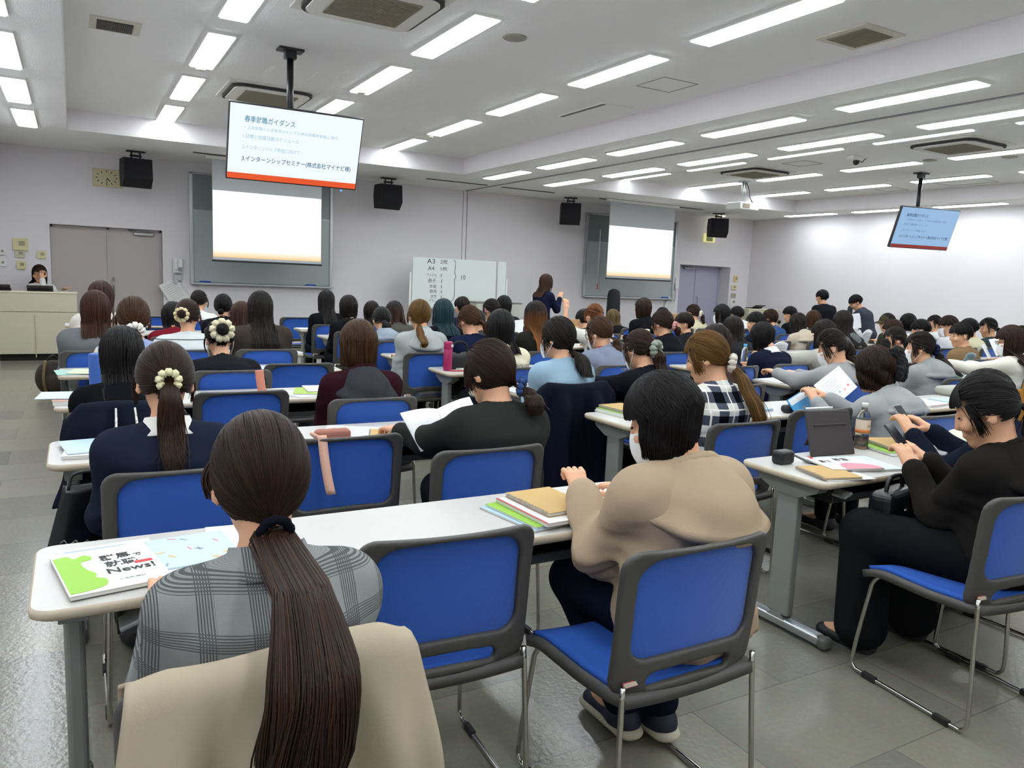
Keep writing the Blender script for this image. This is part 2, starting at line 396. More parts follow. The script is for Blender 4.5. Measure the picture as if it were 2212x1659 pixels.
square_vent('ceiling_vent', .36, 7.48, ZH, .37, .38, 'small square slatted vent in the left bay of the ceiling', mat('vent_dark', '#4b4944', .7), slats=18)
square_vent('ceiling_vent', 5.26, 4.08, ZH, .46, .46, 'square beige vent in the ceiling at upper right', M_grille)
def hatch(x, y, a, b_, label, line=.008):
    h = MB()
    for sx in (-1, 1): h.box((sx*a/2, 0, -.002), (line, b_, .004)); h.box((0, sx*b_/2, -.002), (a, line, .004))
    o = h.build('ceiling_hatch', mat('hatch_line', '#8b8b88', .6)); o.location = (x, y, ZH); tag(o, label, 'hatch')
hatch(5.1, 6.1, .42, .42, 'thin square inspection hatch outline in the left bay'); hatch(9.8, 8.4, .42, .42, 'square inspection hatch outline beside the slim lights of the right bay'); hatch(13.3, 9.3, .42, .42, 'square inspection hatch outline near the far right soffit'); hatch(13.2, 7.85, .5, .8, 'oblong inspection hatch outline above the smaller screen')
r = thing('ceiling_slot_panel', 'long flat white panel with one dark slot in the left bay', 'vent', (5.27, 7.55, ZH))
MB().box((0, 0, -.005), (.4, .9, .01)).build('panel', M_ceil, r); MB().box((-.17, 0, -.011), (.05, .86, .004)).build('slot', mat('slot_grey', '#77756c', .7), r)
r = thing('ceiling_access_panel', 'ceiling access panel edged by two pale strips behind the big screen pole', 'hatch', (1.96, 8.1, ZH))
for s_ in (-1, 1): MB().box((s_*.22, 0, -.004), (.045, .44, .008)).build('edge_strip', M_white, r)
M_spk = mat('speaker_grille_grey', '#9c998c', .7)
def disc(name, x, y, z, rad, label, cat, m, h=.012):
    o = MB().lathe([(rad*.98, 0), (rad, -h*.5), (rad*.9, -h), (rad*.3, -h*1.1)], 28).build(name, m); o.location = (x, y, z); tag(o, label, cat); return o
disc('ceiling_speaker', 3.17, 5.72, ZH, .1, 'round grey ceiling speaker right of the middle light row', 'speaker', M_spk); disc('ceiling_speaker', 2.76, 6.6, ZH, .1, 'round grey ceiling speaker between two lights of the middle row', 'speaker', M_spk)
disc('ceiling_speaker', 10.76, 6.96, ZH, .1, 'round grey ceiling speaker left above the smaller screen pole', 'speaker', M_spk); disc('ceiling_speaker', 11.2, 6.1, ZH, .1, 'round grey ceiling speaker above and right of the smaller screen pole', 'speaker', M_spk)
disc('smoke_detector', 1.15, 8.42, ZH, .05, 'small round smoke detector beyond the vent in the left bay', 'detector', M_vent, .04); disc('smoke_detector', 2.75, 8.3, ZH, .05, 'small round smoke detector in the middle light row', 'detector', M_vent, .04); disc('smoke_detector', 4.4, 10.25, ZH, .05, 'small round smoke detector at the far end of the third light row', 'detector', M_vent, .04)
disc('downlight', .52, 13.5, ZL, .07, 'small round downlight on the front soffit above the clock', 'light', M_white)
o = disc('downlight', 13.45, 13.75, ZL, .07, 'lit round downlight behind the far right hanging loudspeaker', 'light', mat('downlight_glow', '#fff8e0', .5, emit=14))
r = thing('ceiling_camera', 'small white camera unit on the ceiling of the right bay', 'camera', (9.75, 7.45, ZH)); MB().box((0, 0, -.03), (.2, .12, .06), .01).build('base', M_white, r); MB().ball((.05, 0, -.08), .045).build('lens_dome', M_gdark, r); MB().tube([(.1, 0, -.03), (.2, .02, -.07), (.28, .02, -.005)], .006).build('cable', M_black, r)
for x0, x1, y, lab in ((1.62, 2.9, 12.72, 'long dark slot in the soffit behind the left projection screen'), (5.45, 6.65, 12.82, 'long dark slot in the soffit left of the partition track'), (6.98, 8.14, 12.86, 'long dark slot in the soffit right of the partition track'), (9.3, 12.1, 12.98, 'long dark slot in the soffit over the right projection screen')):
    o = MB().box(((x0+x1)/2, y, ZL-.004), (x1-x0, .07, .008)).build('air_slot', M_gdark); tag(o, lab, 'vent')
# ------------------------------------------------------------------ hanging screens
def fit_text(name, s, w_, h_, m, parent, o, ex, ey, align='L', bold=0):
    """lettering scaled to width w_, height h_, lower left at o"""
    ob = text(name, s, 1, m, parent, Matrix.Identity(4), ext=.0, bold=bold); me = ob.data
    P = np.zeros(len(me.vertices)*3, np.float32); me.vertices.foreach_get('co', P); P = P.reshape(-1, 3)
    lo, hi = P.min(0), P.max(0); P[:, 0] = (P[:, 0]-lo[0])*w_/(hi[0]-lo[0]+1e-6); P[:, 1] = (P[:, 1]-lo[1])*h_/(hi[1]-lo[1]+1e-6); P[:, 2] = 0
    me.vertices.foreach_set('co', P.ravel()); me.transform(frameM(o, ex, ey)); return ob
def emi(name, col, e):
    m = mat(name, col, .3, spec=.3, emit=e); nodes(m)[1].inputs['Base Color'].default_value = (.004, .004, .005, 1); return m
def television(loc, yaw, tilt, label, bg, tx, bar, e, pole_x, pole_y, zc):
    r = thing('hanging_television', label, 'television', (loc[0], loc[1], 0), 0); w_, h_ = 1.15, .65
    ez = Matrix.Rotation(yaw, 4, 'Z') @ Matrix.Rotation(tilt, 4, 'X')     # faces -y, leans down
    T = Matrix.Translation((0, 0, loc[2])) @ ez
    MB().box((0, .03, 0), (w_, .05, h_), .006, M=T).build('casing', M_black, r)
    sc = MB().box((0, .003, .004), (w_-.02, .004, h_-.03), M=T).build('screen', emi('slide_'+bg, bg, e), r)
    MB().box((0, .0, -h_/2+.038), (w_-.02, .004, .05), M=T).build('red_band', emi('slide_bar'+bar, bar, e*1.0), sc)
    ex, ey = T.to_3x3() @ Vector((1, 0, 0)), T.to_3x3() @ Vector((0, 0, 1)); nn = T.to_3x3() @ Vector((0, -1, 0))
    for s, u0, u1, v, hh, k in (('春季就職ガイダンス', .105, .47, .16, .055, 0), ('・上毛新聞ぐんま就活ジャンプス(県内就職希望者)ご案内', .11, .80, .285, .034, 1), ('1.目標と就職活動スケジュール', .10, .51, .40, .036, 1), ('2.インターンシップ参加に向けて', .10, .52, .55, .036, 1), ('3.インターンシップセミナー(株式会社マイナビ様)', .10, .93, .71, .055, 2)):
        p = T @ Vector((-w_/2+.01+u0*(w_-.02), 0, h_/2-.02-v*(h_-.04)-hh*h_))+nn*.001
        fit_text('slide_text', s, (u1-u0)*w_, hh, emi('slide_ink%d' % k+tx[k], tx[k], e*.8), sc, p, ex, ey, bold=.012 if k != 1 else 0)
    MB().ball(T @ Vector((w_*.38, -.0, -h_/2-.012)), .008).build('power_light', emi('blue_led', '#3060ff', 5), r)
    px, py = pole_x-loc[0], pole_y-loc[1]
    MB().tube([(px, py, zc-.02), (px, py, loc[2]+.05)], .03, 12).tube([(px, py, zc-.55), (px, py, zc-.58)], .036, 12).build('pole', mat('pole_black', '#1b1c20', .35, metal=.5), r)
    MB().box((px, py, zc-.01), (.22, .14, .02), .004).box((px, py, zc-.05), (.1, .08, .07), .004).build('ceiling_bracket', M_black, r)
    MB().box((px, py-.03, loc[2]+.02), (.3, .1, .3), .01).build('mount_plate', M_black, r)
television((1.74, 7.02, 2.5), -.02, .367, 'big hanging television with a white slide of Japanese lines, nearer the camera', '#eef7fd', ('#5f9db8', '#a3d2e6', '#2f6f96'), '#e4572a', .8, 1.74, 7.25, ZH)
television((11.71, 7.52, 2.49), -.217, .3, 'smaller-looking hanging television with a pale blue slide before the right wall', '#a4ccf4', ('#3c608c', '#6a94c2', '#2a4870'), '#9a3a34', .62, 11.8, 7.75, ZH)
# projection screens
M_fab = mat('screen_fabric', '#b7babd', .8)
M_img = emi('projected_image', '#ffffff', 1.0)  # emission on the screen surface stands in for light thrown by the projector
nt, b = nodes(M_img); tc = nt.nodes.new('ShaderNodeTexCoord'); sx = nt.nodes.new('ShaderNodeSeparateXYZ'); rp = nt.nodes.new('ShaderNodeValToRGB')
nt.links.new(tc.outputs['Generated'], sx.inputs[0]); nt.links.new(sx.outputs['Z'], rp.inputs['Fac']); nt.links.new(rp.outputs['Color'], b.inputs['Emission Color'])
e = rp.color_ramp.elements; e[0].position = .0; e[0].color = hexc('#f2c98c'); e[1].position = .085; e[1].color = hexc('#fdeedb')
k_ = e.new(.12); k_.color = hexc('#fcfdff'); b.inputs['Emission Strength'].default_value = .85
def proj_screen(x0, x1, zt, zi, zb, label):
    r = thing('projection_screen', label, 'projection screen', ((x0+x1)/2, 12.85, zb)); w_ = x1-x0
    MB().box((0, 0, (zt-zb)/2), (w_, .004, zt-zb)).build('screen_fabric', M_fab, r)
    MB().box((0, -.003, (zi-zb)/2+.02), (w_-.01, .002, zi-zb-.05)).build('projected_image', M_img, r)
    MB().box((0, 0, -.012), (w_+.03, .03, .03), .008).build('bottom_bar', M_black, r)
    MB().box((0, 0, zt-zb+.0), (w_+.16, .09, .05), .006).build('roller_case', M_white, r)
proj_screen(1.90, 3.60, 3.09, 2.61, 1.54, 'pulled-down projection screen glowing white on the left half of the front wall')
proj_screen(9.49, 11.2, 3.09, 2.60, 1.54, 'pulled-down projection screen glowing white on the right half of the front wall')
# wall whiteboards
M_board = mat('board_enamel', '#aab3b2', .22, spec=.6); M_board_refl = mat('board_upper_reflection', '#7f8888', .2, spec=.6)  # upper panel: same enamel, darkened in colour to imitate its ceiling reflection
def wall_board(x0, x1, z0, z1, label):
    r = thing('wall_whiteboard', label, 'whiteboard', ((x0+x1)/2, 13.97, z0)); w_, h_ = x1-x0, z1-z0
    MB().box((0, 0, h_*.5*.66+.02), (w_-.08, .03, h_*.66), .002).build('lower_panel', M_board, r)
    MB().box((0, .008, h_*.83), (w_-.08, .03, h_*.33), .002).build('upper_panel', M_board_refl, r)
    f = MB()
    for s_ in (-1, 1): f.box((s_*(w_/2-.03), -.005, h_/2), (.055, .06, h_), .006)
    f.box((0, -.005, h_-.015), (w_, .06, .035), .006).box((0, -.005, .0), (w_, .06, .03), .006).box((0, -.012, h_*.66), (w_-.1, .02, .012)); f.build('frame', M_alu, r)
    MB().box((0, -.06, -.01), (w_, .1, .012), .003).box((0, -.108, .0), (w_, .006, .03), .002).build('tray', M_alu, r)
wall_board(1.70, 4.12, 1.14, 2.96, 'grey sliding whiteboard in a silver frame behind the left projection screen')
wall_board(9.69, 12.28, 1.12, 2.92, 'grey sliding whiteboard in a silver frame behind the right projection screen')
def eraser(x, z, label):
    r = thing('board_eraser', label, 'eraser', (x, 13.91, z)); MB().box((0, 0, .03), (.17, .06, .035), .008).build('grip', mat('eraser_blue', '#1d4fb0', .6), r); MB().box((0, 0, .007), (.165, .055, .014)).build('felt', mat('felt_grey', '#4b4f58', .9), r)
eraser(1.93, 1.137, 'blue eraser at the left end of the left whiteboard tray'); eraser(3.72, 1.137, 'blue eraser at the right end of the left whiteboard tray'); eraser(12.0, 1.117, 'blue eraser on the tray of the right whiteboard')
for x, c_, l in ((3.1, '#c23048', 'red marker pen on the left whiteboard tray'), (3.2, '#e6e2dc', 'white marker pen beside the red one on the left whiteboard tray'), (2.75, '#2a2a30', 'black marker pen on the left whiteboard tray'), (11.2, '#2a2a30', 'black marker pen on the right whiteboard tray')):
    o = MB().tube([(-.07, 0, 0), (.05, 0, 0)], .009).tube([(.05, 0, 0), (.07, 0, 0)], .006).build('marker_pen', mat('pen'+c_, c_, .4)); o.location = (x, 13.9, (1.147 if x < 6 else 1.127)); tag(o, l, 'pen')
o = MB().tube([(0, 0, 0), (0, 0, 1.18)], .012, 8).build('pointer_stick', M_white); o.location = (10.02, 13.87, 1.4); tag(o, 'thin white pointer stick with a red tip leaning on the right whiteboard', 'stick'); MB().tube([(0, 0, -.12), (0, 0, 0)], .012, 8).build('tip', mat('tip_red', '#d8583c', .5), o)
# ------------------------------------------------------------------ hanging loudspeakers
def loudspeaker(x, rz, label):
    r = thing('hanging_loudspeaker', label, 'loudspeaker', (x, 13.35, ZL), rz, 'hanging loudspeakers')
    prof = [(-.16, -.12), (.16, -.12), (.2, -.3), (.16, -.53), (-.06, -.55), (-.19, -.42)]     # y,z side view
    MB().prism([(a, b_) for a, b_ in prof], .40, 'x', (-.2, 0, 0)).build('cabinet', mat('speaker_black', '#0e0e12', .7), r)
    g = MB().box((0, 0, 0), (.36, .008, .3), .003, M=Matrix.Translation((0, -.18, -.27)) @ Matrix.Rotation(-.1, 4, 'X'))
    g.build('grille', mat('speaker_cloth', '#15151b', .9), r)
    MB().box((0, 0, -.008), (.26, .12, .016), .003).tube([(-.06, 0, -.01), (-.06, 0, -.13)], .012).tube([(.06, 0, -.01), (.06, 0, -.13)], .012).box((0, 0, -.07), (.16, .06, .03)).build('bracket', M_black, r)
for x, rz, l in ((.88, .12, 'black hanging loudspeaker next to the wall clock'), (4.94, .05, 'black hanging loudspeaker left of the partition'), (8.86, -.5, 'black hanging loudspeaker left of the right whiteboard'), (12.95, -.5, 'black hanging loudspeaker above the lavender door')): loudspeaker(x, rz, l)
# projector
r = thing('ceiling_projector', 'white projector hanging on a silver pole from the right bay', 'projector', (10.71, 10.45, ZH))
MB().tube([(-.03, 0, 0), (-.03, 0, -.36)], .018).tube([(.03, 0, 0), (.03, 0, -.36)], .018).box((0, 0, -.01), (.16, .16, .02), .003).build('mounting_pole', M_alu, r)
MB().box((0, 0, -.46), (.48, .36, .13), .02).build('casing', M_white, r)
MB().tube([(.06, .19, -.46), (.06, .22, -.46)], .05, 16).build('lens', M_black, r); MB().box((-.1, -.182, -.46), (.18, .008, .08), .002).build('vent_grille', M_grille, r)
MB().tube(spline([(.05, 0, -.02), (.1, -.03, -.15), (.05, -.1, -.28), (.12, -.12, -.38), (.05, -.15, -.36)], 16), .007).build('cable', M_black, r)
# ------------------------------------------------------------------ movable whiteboard with the hand-written list
r = thing('movable_whiteboard', 'movable whiteboard with a hand-written list standing before the front wall', 'whiteboard', (6.4, 13.3, 0))
MB().box((0, 0, 1.3), (1.96, .03, .92), .004).build('panel', mat('whiteboard_white', '#dfe6e4', .3), r)
MB().box((.78, -.018, 1.3), (.03, .006, .92)).box((0, -.03, .83), (1.96, .08, .02), .004).build('tray', M_alu, r)
MB().tube([(-1.01, .02, .1), (-1.01, .02, 1.48)], .022).tube([(1.02, .02, .1), (1.02, .02, 1.42)], .022).tube([(-1.01, .02, .3), (1.02, .02, .3)], .015).build('stand', M_white, r)
for sx_ in (-1, 1): MB().tube([(sx_*1.01, -.3, .09), (sx_*1.01, .32, .09)], .02).ball((sx_*1.01, -.28, .04), .04).ball((sx_*1.01, .3, .04), .04).build('foot', M_white, r)
M_ink = mat('marker_ink', '#33383c', .6)
L = [('A3', -.70, 1.655, .16, .085), ('2枚', -.43, 1.655, .15, .085), ('A4', -.68, 1.53, .13, .075), ('1枚', -.42, 1.53, .14, .075), ('ファイル', -.70, 1.41, .2, .06), ('1', -.41, 1.41, .012, .06), ('冊子', -.67, 1.3, .16, .075), ('1', -.40, 1.3, .012, .07), ('手帳', -.64, 1.2, .14, .065), ('1', -.40, 1.2, .012, .06), ('群馬', -.63, 1.11, .14, .065), ('1', -.40, 1.11, .012, .055), ('女性', -.61, 1.02, .12, .06), ('1', -.40, 1.02, .012, .05), ('チラシ', -.64, .94, .14, .055), ('10', .01, 1.38, .09, .085)]
for s, x, z, w_, h_ in L: fit_text('handwriting', s, w_, h_, M_ink, r, (x, -.0165, z), (1, 0, 0), (0, 0, 1))
MB().tube(spline([(-.16, -.017, 1.74), (-.12, -.017, 1.7), (-.125, -.017, 1.5), (-.1, -.017, 1.42), (-.125, -.017, 1.36), (-.125, -.017, 1.05), (-.2, -.017, .95)], 30), .005, 5).build('brace_mark', M_ink, r)
# ------------------------------------------------------------------ things on the front wall
r = thing('wall_clock', 'square beige wall clock beside the leftmost loudspeaker', 'clock', (.52, 13.98, 2.74))
MB().box((0, 0, 0), (.42, .04, .27), .01).build('case', mat('clock_beige', '#d3c8a0', .6), r)
t = MB()
for k in range(12): a = math.pi/6*k; t.box((.0, 0, 0), (.01, .004, .03), M=Matrix.Translation((-.02+.11*math.sin(a)*1.25, -.022, .1*math.cos(a))) @ Matrix.Rotation(a, 4, 'Y'))
t.build('hour_marks', M_dark, r); MB().box((0, 0, .035), (.012, .004, .07), M=Matrix.Translation((-.02, -.024, 0)) @ Matrix.Rotation(2.35, 4, 'Y')).build('hour_hand', M_dark, r); MB().box((0, 0, .05), (.008, .004, .1), M=Matrix.Translation((-.02, -.026, 0)) @ Matrix.Rotation(math.pi, 4, 'Y')).build('minute_hand', M_dark, r)
M_plate = mat('plate_beige', '#d8cf9f', .5)
def plate(name, x, z, a, b_, m, label, cat='wall plate', y=13.985, knob=True):
    r = thing(name, label, cat, (x, y, z)); MB().box((0, 0, 0), (a, .02, b_), .004).build('cover', m, r)
    if knob: MB().box((a*.1, -.012, b_*.1), (a*.4, .008, b_*.35), .002).build('button', mat('plate_detail', '#9a9478', .5), r)
plate('control_panel', -.69, 1.64, .2, .19, M_plate, 'large beige control plate left of the double door'); plate('thermostat', -.7, 1.5, .13, .12, mat('plate_grey', '#c9c4a8', .5), 'thermostat with a grey display under the beige plate'); plate('light_switch', -.42, 1.5, .12, .12, M_plate, 'beige light switch plate just left of the double door'); plate('light_switch', -.69, 1.33, .12, .13, M_plate, 'beige light switch plate lowest of the left group')
plate('socket_plate', -.93, 1.52, .08, .1, M_white, 'white upper switch plate at the left picture edge'); plate('socket_plate', -.93, 1.35, .08, .1, M_white, 'white lower switch plate at the left picture edge')
plate('control_panel', 14.3, 1.66, .13, .15, mat('plate_cream', '#d9c48f', .6), 'cream control plate right of the lavender door'); plate('light_switch', 14.26, 1.45, .17, .12, M_plate, 'beige switch pair right of the lavender door, above the white box'); plate('light_switch', 14.27, 1.25, .15, .12, mat('plate_grey2', '#aaa59a', .5), 'grey and beige switch pair right of the lavender door'); plate('wall_box', 14.27, 1.08, .2, .17, M_white, 'white small wall box lowest right of the lavender door')
r = thing('notice_sheet', 'white notice with a yellow-green heading on the recess beside the lavender door', 'notice', (12.486, 14.18, 1.57)); MB().box((0, 0, 0), (.006, .24, .26)).build('sheet', M_white, r); MB().box((-.0, 0, .1), (.009, .22, .035)).build('heading', mat('heading_lime', '#b9c832', .6), r); MB().box((0, 0, -.05), (.009, .16, .06)).build('printed_lines', mat('print_grey', '#b5b5b5', .6), r)
r = thing('exit_sign', 'small pale yellow sign hanging behind the far right loudspeaker', 'sign', (13.3, 13.97, 2.6)); MB().box((0, 0, 0), (.36, .03, .2), .004).build('panel', mat('exit_yellow', '#e8e6a0', .5, emit=.35), r); MB().box((.0, -.017, -.03), (.2, .004, .09)).build('pictogram', mat('exit_green', '#8d9a5a', .6), r)
r = thing('wall_telephone', 'white wall telephone right of the double door', 'telephone', (1.51, 13.95, 1.42)); MB().box((0, 0, 0), (.15, .07, .24), .015).build('body', M_white, r); MB().box((-.03, -.05, .02), (.05, .04, .2), .015).build('handset', M_white, r); MB().box((.035, -.04, -.06), (.06, .01, .07), .002).build('keypad', mat('keypad_grey', '#8f9496', .6), r); MB().box((.0, .02, -.2), (.11, .04, .1), .005).build('socket_box', M_alu, r); MB().tube(spline([(-.05, -.02, -.1), (-.07, -.02, -.24), (-.03, -.02, -.3), (.0, -.0, -.22)], 14), .006).build('cord', M_alu, r)
r = thing('wall_telephone', 'grey intercom box with dangling cord at the right edge of the right whiteboard', 'intercom', (12.38, 13.96, 1.42)); MB().box((0, 0, 0), (.09, .05, .13), .01).build('body', M_white, r); MB().tube(spline([(-.05, 0, .2), (-.06, -.02, 0), (-.04, -.02, -.25), (-.07, -.02, -.36)], 16), .01).build('cord', M_alu, r)
for (x, y, z, rz_, l) in ((1.45, 13.955, .98, .55, 'white sheet pinned aslant on the front wall beside the double door'), (12.2, 13.955, .93, -.5, 'white sheet pinned aslant below the right whiteboard')):
    o = MB().box((0, 0, 0), (.3, .006, .42)).build('pinned_sheet', mat('paper', '#dfe0dc', .8)); o.location = (x, y, z); o.rotation_euler = (0, -rz_, 0); tag(o, l, 'paper')
    t = MB()
    for k in range(8): t.box((0, -.004, .14-.035*k), (.22, .002, .006))
    t.build('printed_lines', mat('print_grey', '#b5b5b5', .6), o)
o = MB().tube([(0, 0, 0), (0, 0, 1.55)], .01).build('cable_pole', M_white); o.location = (8.35, 13.9, .0); tag(o, 'thin white upright pole against the front wall beside the presenter', 'pole')
# ------------------------------------------------------------------ lecterns and front furniture
M_lec = mat('lectern_cream', '#bdb79f', .5); M_lect = mat('lectern_top', '#d9d3bd', .4)
def lectern(x0, x1, y0, y1, h, label, m=M_lec, mt=M_lect, name='lectern', cat='lectern'):
    r = thing(name, label, cat, ((x0+x1)/2, (y0+y1)/2, 0)); w_, d_ = x1-x0, y1-y0
    MB().box((0, .03, .05), (w_-.1, d_-.1, .1)).build('plinth', M_dark, r); MB().box((0, 0, (h-.28+.1)/2), (w_, d_, h-.28-.1), .004).build('cabinet', m, r); MB().box((0, 0, h-.14), (w_, d_, .27), .006).build('upper_box', m, r); MB().box((0, 0, h), (w_+.02, d_+.02, .02), .006).build('top_panel', mt, r)
    MB().box((-.02, -d_/2-.002, .35), (.012, .008, .6)).build('panel_seam', mat('seam', '#a79f82', .6), r); return r
lectern(-.98, .03, 12.72, 13.12, .97, 'cream lectern cabinet in front of the double door with a person behind it')
lectern(13.5, 14.5, 12.72, 13.3, .97, 'cream lectern cabinet at the right wall behind the two men in suits')
lectern(6.1, 7.02, 12.0, 12.5, 1.0, 'pale grey lectern below the movable whiteboard', mat('lectern_grey', '#b4b4aa', .5), mat('lectern_top_dark', '#6f6e68', .4))
for x, y, z, l, a in ((-.42, 12.95, .985, 'dark laptop computer on the cream lectern before the seated person', 0), (-.93, 12.95, .985, 'dark device at the left picture edge on the cream lectern', 0), (13.9, 12.95, .985, 'dark monitor on the cream lectern at the right wall', 0)):
    r = thing('laptop_computer', l, 'laptop', (x, y, z)); MB().box((0, 0, .01), (.32, .22, .018), .004).build('keyboard_base', M_black, r); MB().box((0, 0, 0), (.32, .012, .2), .004, M=Matrix.Translation((0, -.13, .04)) @ Matrix.Rotation(1.15, 4, 'X')).build('display_lid', mat('lid_dark', '#4a4648', .4, metal=.3), r)
M_card = mat('cardboard', '#b89468', .8)
for i, (u, v, y, a, h) in enumerate(((1238, 690, 11.6, .34, .25), (1243, 705, 11.3, .4, .25), (375, 683, 11.2, .3, .1), (1462, 678, 11.8, .5, .3))):
    p = PY(u, v, y); l = ['brown cardboard box beside the thin white pole', 'brown cardboard box lowest beside the raised arm', 'low stack of white paper boxes in front of the telephone wall', 'beige box against the front wall beside the lavender door'][i]
    r = thing('cardboard_box', l, 'box', (p.x, p.y, max(0, p.z-h))); MB().box((0, 0, h/2), (a, .3, h), .004).build('carton', M_card if i != 2 else mat('paper', '', .8), r); MB().box((0, 0, h+.001), (.05, .3, .002)).build('tape', mat('tape_tan', '#c9a97a', .4), r)
    s = thing('support_table', ['low front table carrying the beige carton by the pole', 'low front table carrying the lower carton', 'low front table carrying the white boxes', 'low front table carrying the beige box'][i], 'table', (p.x, p.y, 0)); zt = max(.05, p.z-h); MB().box((0, 0, zt-.02), (a+.3, .5, .03), .005).build('table_top', M_lect, s)
    for ax in (-1, 1):
        for ay in (-1, 1): MB().tube([(ax*(a/2+.1), ay*.2, 0), (ax*(a/2+.1), ay*.2, zt-.035)], .015).build('leg', M_steel, s)
p = PY(1324, 675, 12.6)
r = thing('covered_stand', 'dark cloth-covered slim stand against the front wall', 'stand', (p.x, 12.6, 0)); MB().lathe([(.14, 0), (.14, .9), (.13, 1.2), (.11, 1.28), (.04, 1.32)], 16).build('cover', mat('cover_navy', '#14161f', .8), r); MB().lathe([(.18, 0), (.18, .02), (.15, .03)], 16).build('foot', M_black, r)
# ------------------------------------------------------------------ chairs
M_frame = mat('chair_frame_plastic', '#474542', .55, bump=.04, bscale=500)
M_chrome = mat('chrome', '#b9b7b0', .16, metal=1)
M_mesh = mat('chair_mesh_blue', '#1f57b4', .7, sheen=.3)
nt, b = nodes(M_mesh); tc = nt.nodes.new('ShaderNodeTexCoord'); vo = nt.nodes.new('ShaderNodeTexVoronoi'); vo.inputs['Scale'].default_value = 260; vo.inputs['Randomness'].default_value = .1
nt.links.new(tc.outputs['Object'], vo.inputs['Vector']); bp = nt.nodes.new('ShaderNodeBump'); bp.inputs['Strength'].default_value = .35; bp.inputs['Distance'].default_value = .002
nt.links.new(vo.outputs['Distance'], bp.inputs['Height']); nt.links.new(bp.outputs['Normal'], b.inputs['Normal'])
M_seat = mat('chair_seat_blue', '#1f52aa', .9, bump=.2, bscale=900)
M_rub = mat('rubber', '#22211f', .8)
def back_y(x, z):
    t = (z-.43)/.385; return -.232-.012*np.sin(t*3.0)-.03*np.clip(t, 0, 2)**5+.016*np.clip(1-t, 0, 1)+.62*x*x
def chair_proto():
    r = thing('chair', '', 'chair')
    g = SDF((-.25, -.36, .42), (.25, -.12, .83), .0055)
    def rr(x, z, cx_, cz, hx, hz, rad):
        qx, qz = np.abs(x-cx_)-hx+rad, np.abs(z-cz)-hz+rad
        return np.sqrt(np.clip(qx, 0, None)**2+np.clip(qz, 0, None)**2)+np.minimum(np.maximum(qx, qz), 0)-rad
    def win(x, z): return rr(x, z-.016*(1-(x/.2)**2), 0, .652, .196, .134, .055)
    def fn(x, y, z):
        e = np.abs(y-back_y(x, z))-.013+0*z
        d2 = np.maximum(rr(x*(1-.05*(z-.6)), z, 0, .622, .238, .196, .05), np.maximum(-win(x, z), -rr(x, z-.012*(1-(x/.14)**2), 0, .462, .14, .02, .02)))
        k = .012; h = np.clip(k-np.abs(d2-e), 0, None)/k; return np.maximum(d2, e)+h*h*k*.25
    g.put(fn, (-.25, -.36, .42), (.25, -.12, .83), .001)
    link('back_frame', mesh_np('back_frame', *g.mesh()), r, M_frame)
    us = np.linspace(-.205, .205, 25); zs = np.linspace(.5, .795, 25)
    P = np.array([[(x, back_y(x, z+.016*(1-(x/.2)**2))+.004, z+.016*(1-(x/.2)**2)) for z in zs] for x in us])
    m = MB().sheet(P, thick=.003).build('back_mesh', M_mesh, r)
    sh = MB()
    def seat(hx, y0, y1, z, th, n=18):
        ys = np.linspace(y0, y1, n); xs = np.linspace(-hx, hx, n)
        zf = lambda x, y: z-.012*(1-(x/hx)**2)-.03*np.clip((y-.12)/.11, 0, 1)**2+.012*np.clip((-.05-y)/.15, 0, 1)
        return np.array([[(x*(1-.25*max(0, (abs(y-.01)-.2)/.03)*.2), y, zf(x, y)) for x in xs] for y in ys])
    MB().sheet(seat(.232, -.235, .232, .432, 0)[::-1], thick=.028).build('seat_shell', M_frame, r)
    MB().sheet(seat(.212, -.2, .214, .445, 0)[::-1], thick=.02).build('seat_cushion', M_seat, r)
    for s in (-1, 1):
        x = s*.228
        pts = [(x*.97, -.225, .47), (x*1.0, -.235, .30), (x*1.03, -.25, .07), (x*1.03, -.235, .018), (x*1.03, -.19, .012), (x*1.03, .0, .012), (x*1.03, .17, .012), (x*1.03, .215, .02), (x*1.02, .225, .065), (x*.97, .195, .30), (x*.95, .18, .375), (x*.9, .14, .402), (x*.88, .0, .404)]
        MB().tube(spline(pts, 60), .0075, 10).build('sled_leg', M_chrome, r)
        for y in (-.16, .14): MB().box((x*1.03, y, .012), (.02, .06, .023), .004).build('glide', M_rub, r)
    MB().tube([(-.2, .02, .404), (.2, .02, .404)], .008).tube([(-.2, -.12, .404), (.2, -.12, .404)], .008).build('cross_bar', M_chrome, r)
    st = MB(); st.box((-.185, back_y(-.185, .466)-.0145, .466), (.055, .002, .016), M=Matrix.Identity(4)).build('sticker', mat('sticker_red', '#b9585a', .5), r)
    MB().box((-.185, back_y(-.185, .466)-.0155, .466), (.05, .002, .012)).build('sticker_paper', mat('sticker_cream', '#d9c9b9', .6), r)
    return index_kids(r)
CH = chair_proto(); CH_used = []
def chair(x, y, rz, label, group=None):
    """x, y: floor point under the seat; rz turns the front away from +y"""
    if not CH_used:
        CH_used.append(1); CH.location = (x, y, 0); CH.rotation_euler = (0, 0, rz); CH['label'] = label; o = CH
    else: o = dup(CH, (x, y, 0), rz, label)
    o['group'] = 'blue mesh chairs'; return o
def chair_at(u, v, rz, label):
    """chair by the picture point of the middle of its top rail (0.81 m up)"""
    p = PZ(u, v, .80); return chair(p.x-.25*math.sin(rz), p.y+.25*math.cos(rz), rz, label)
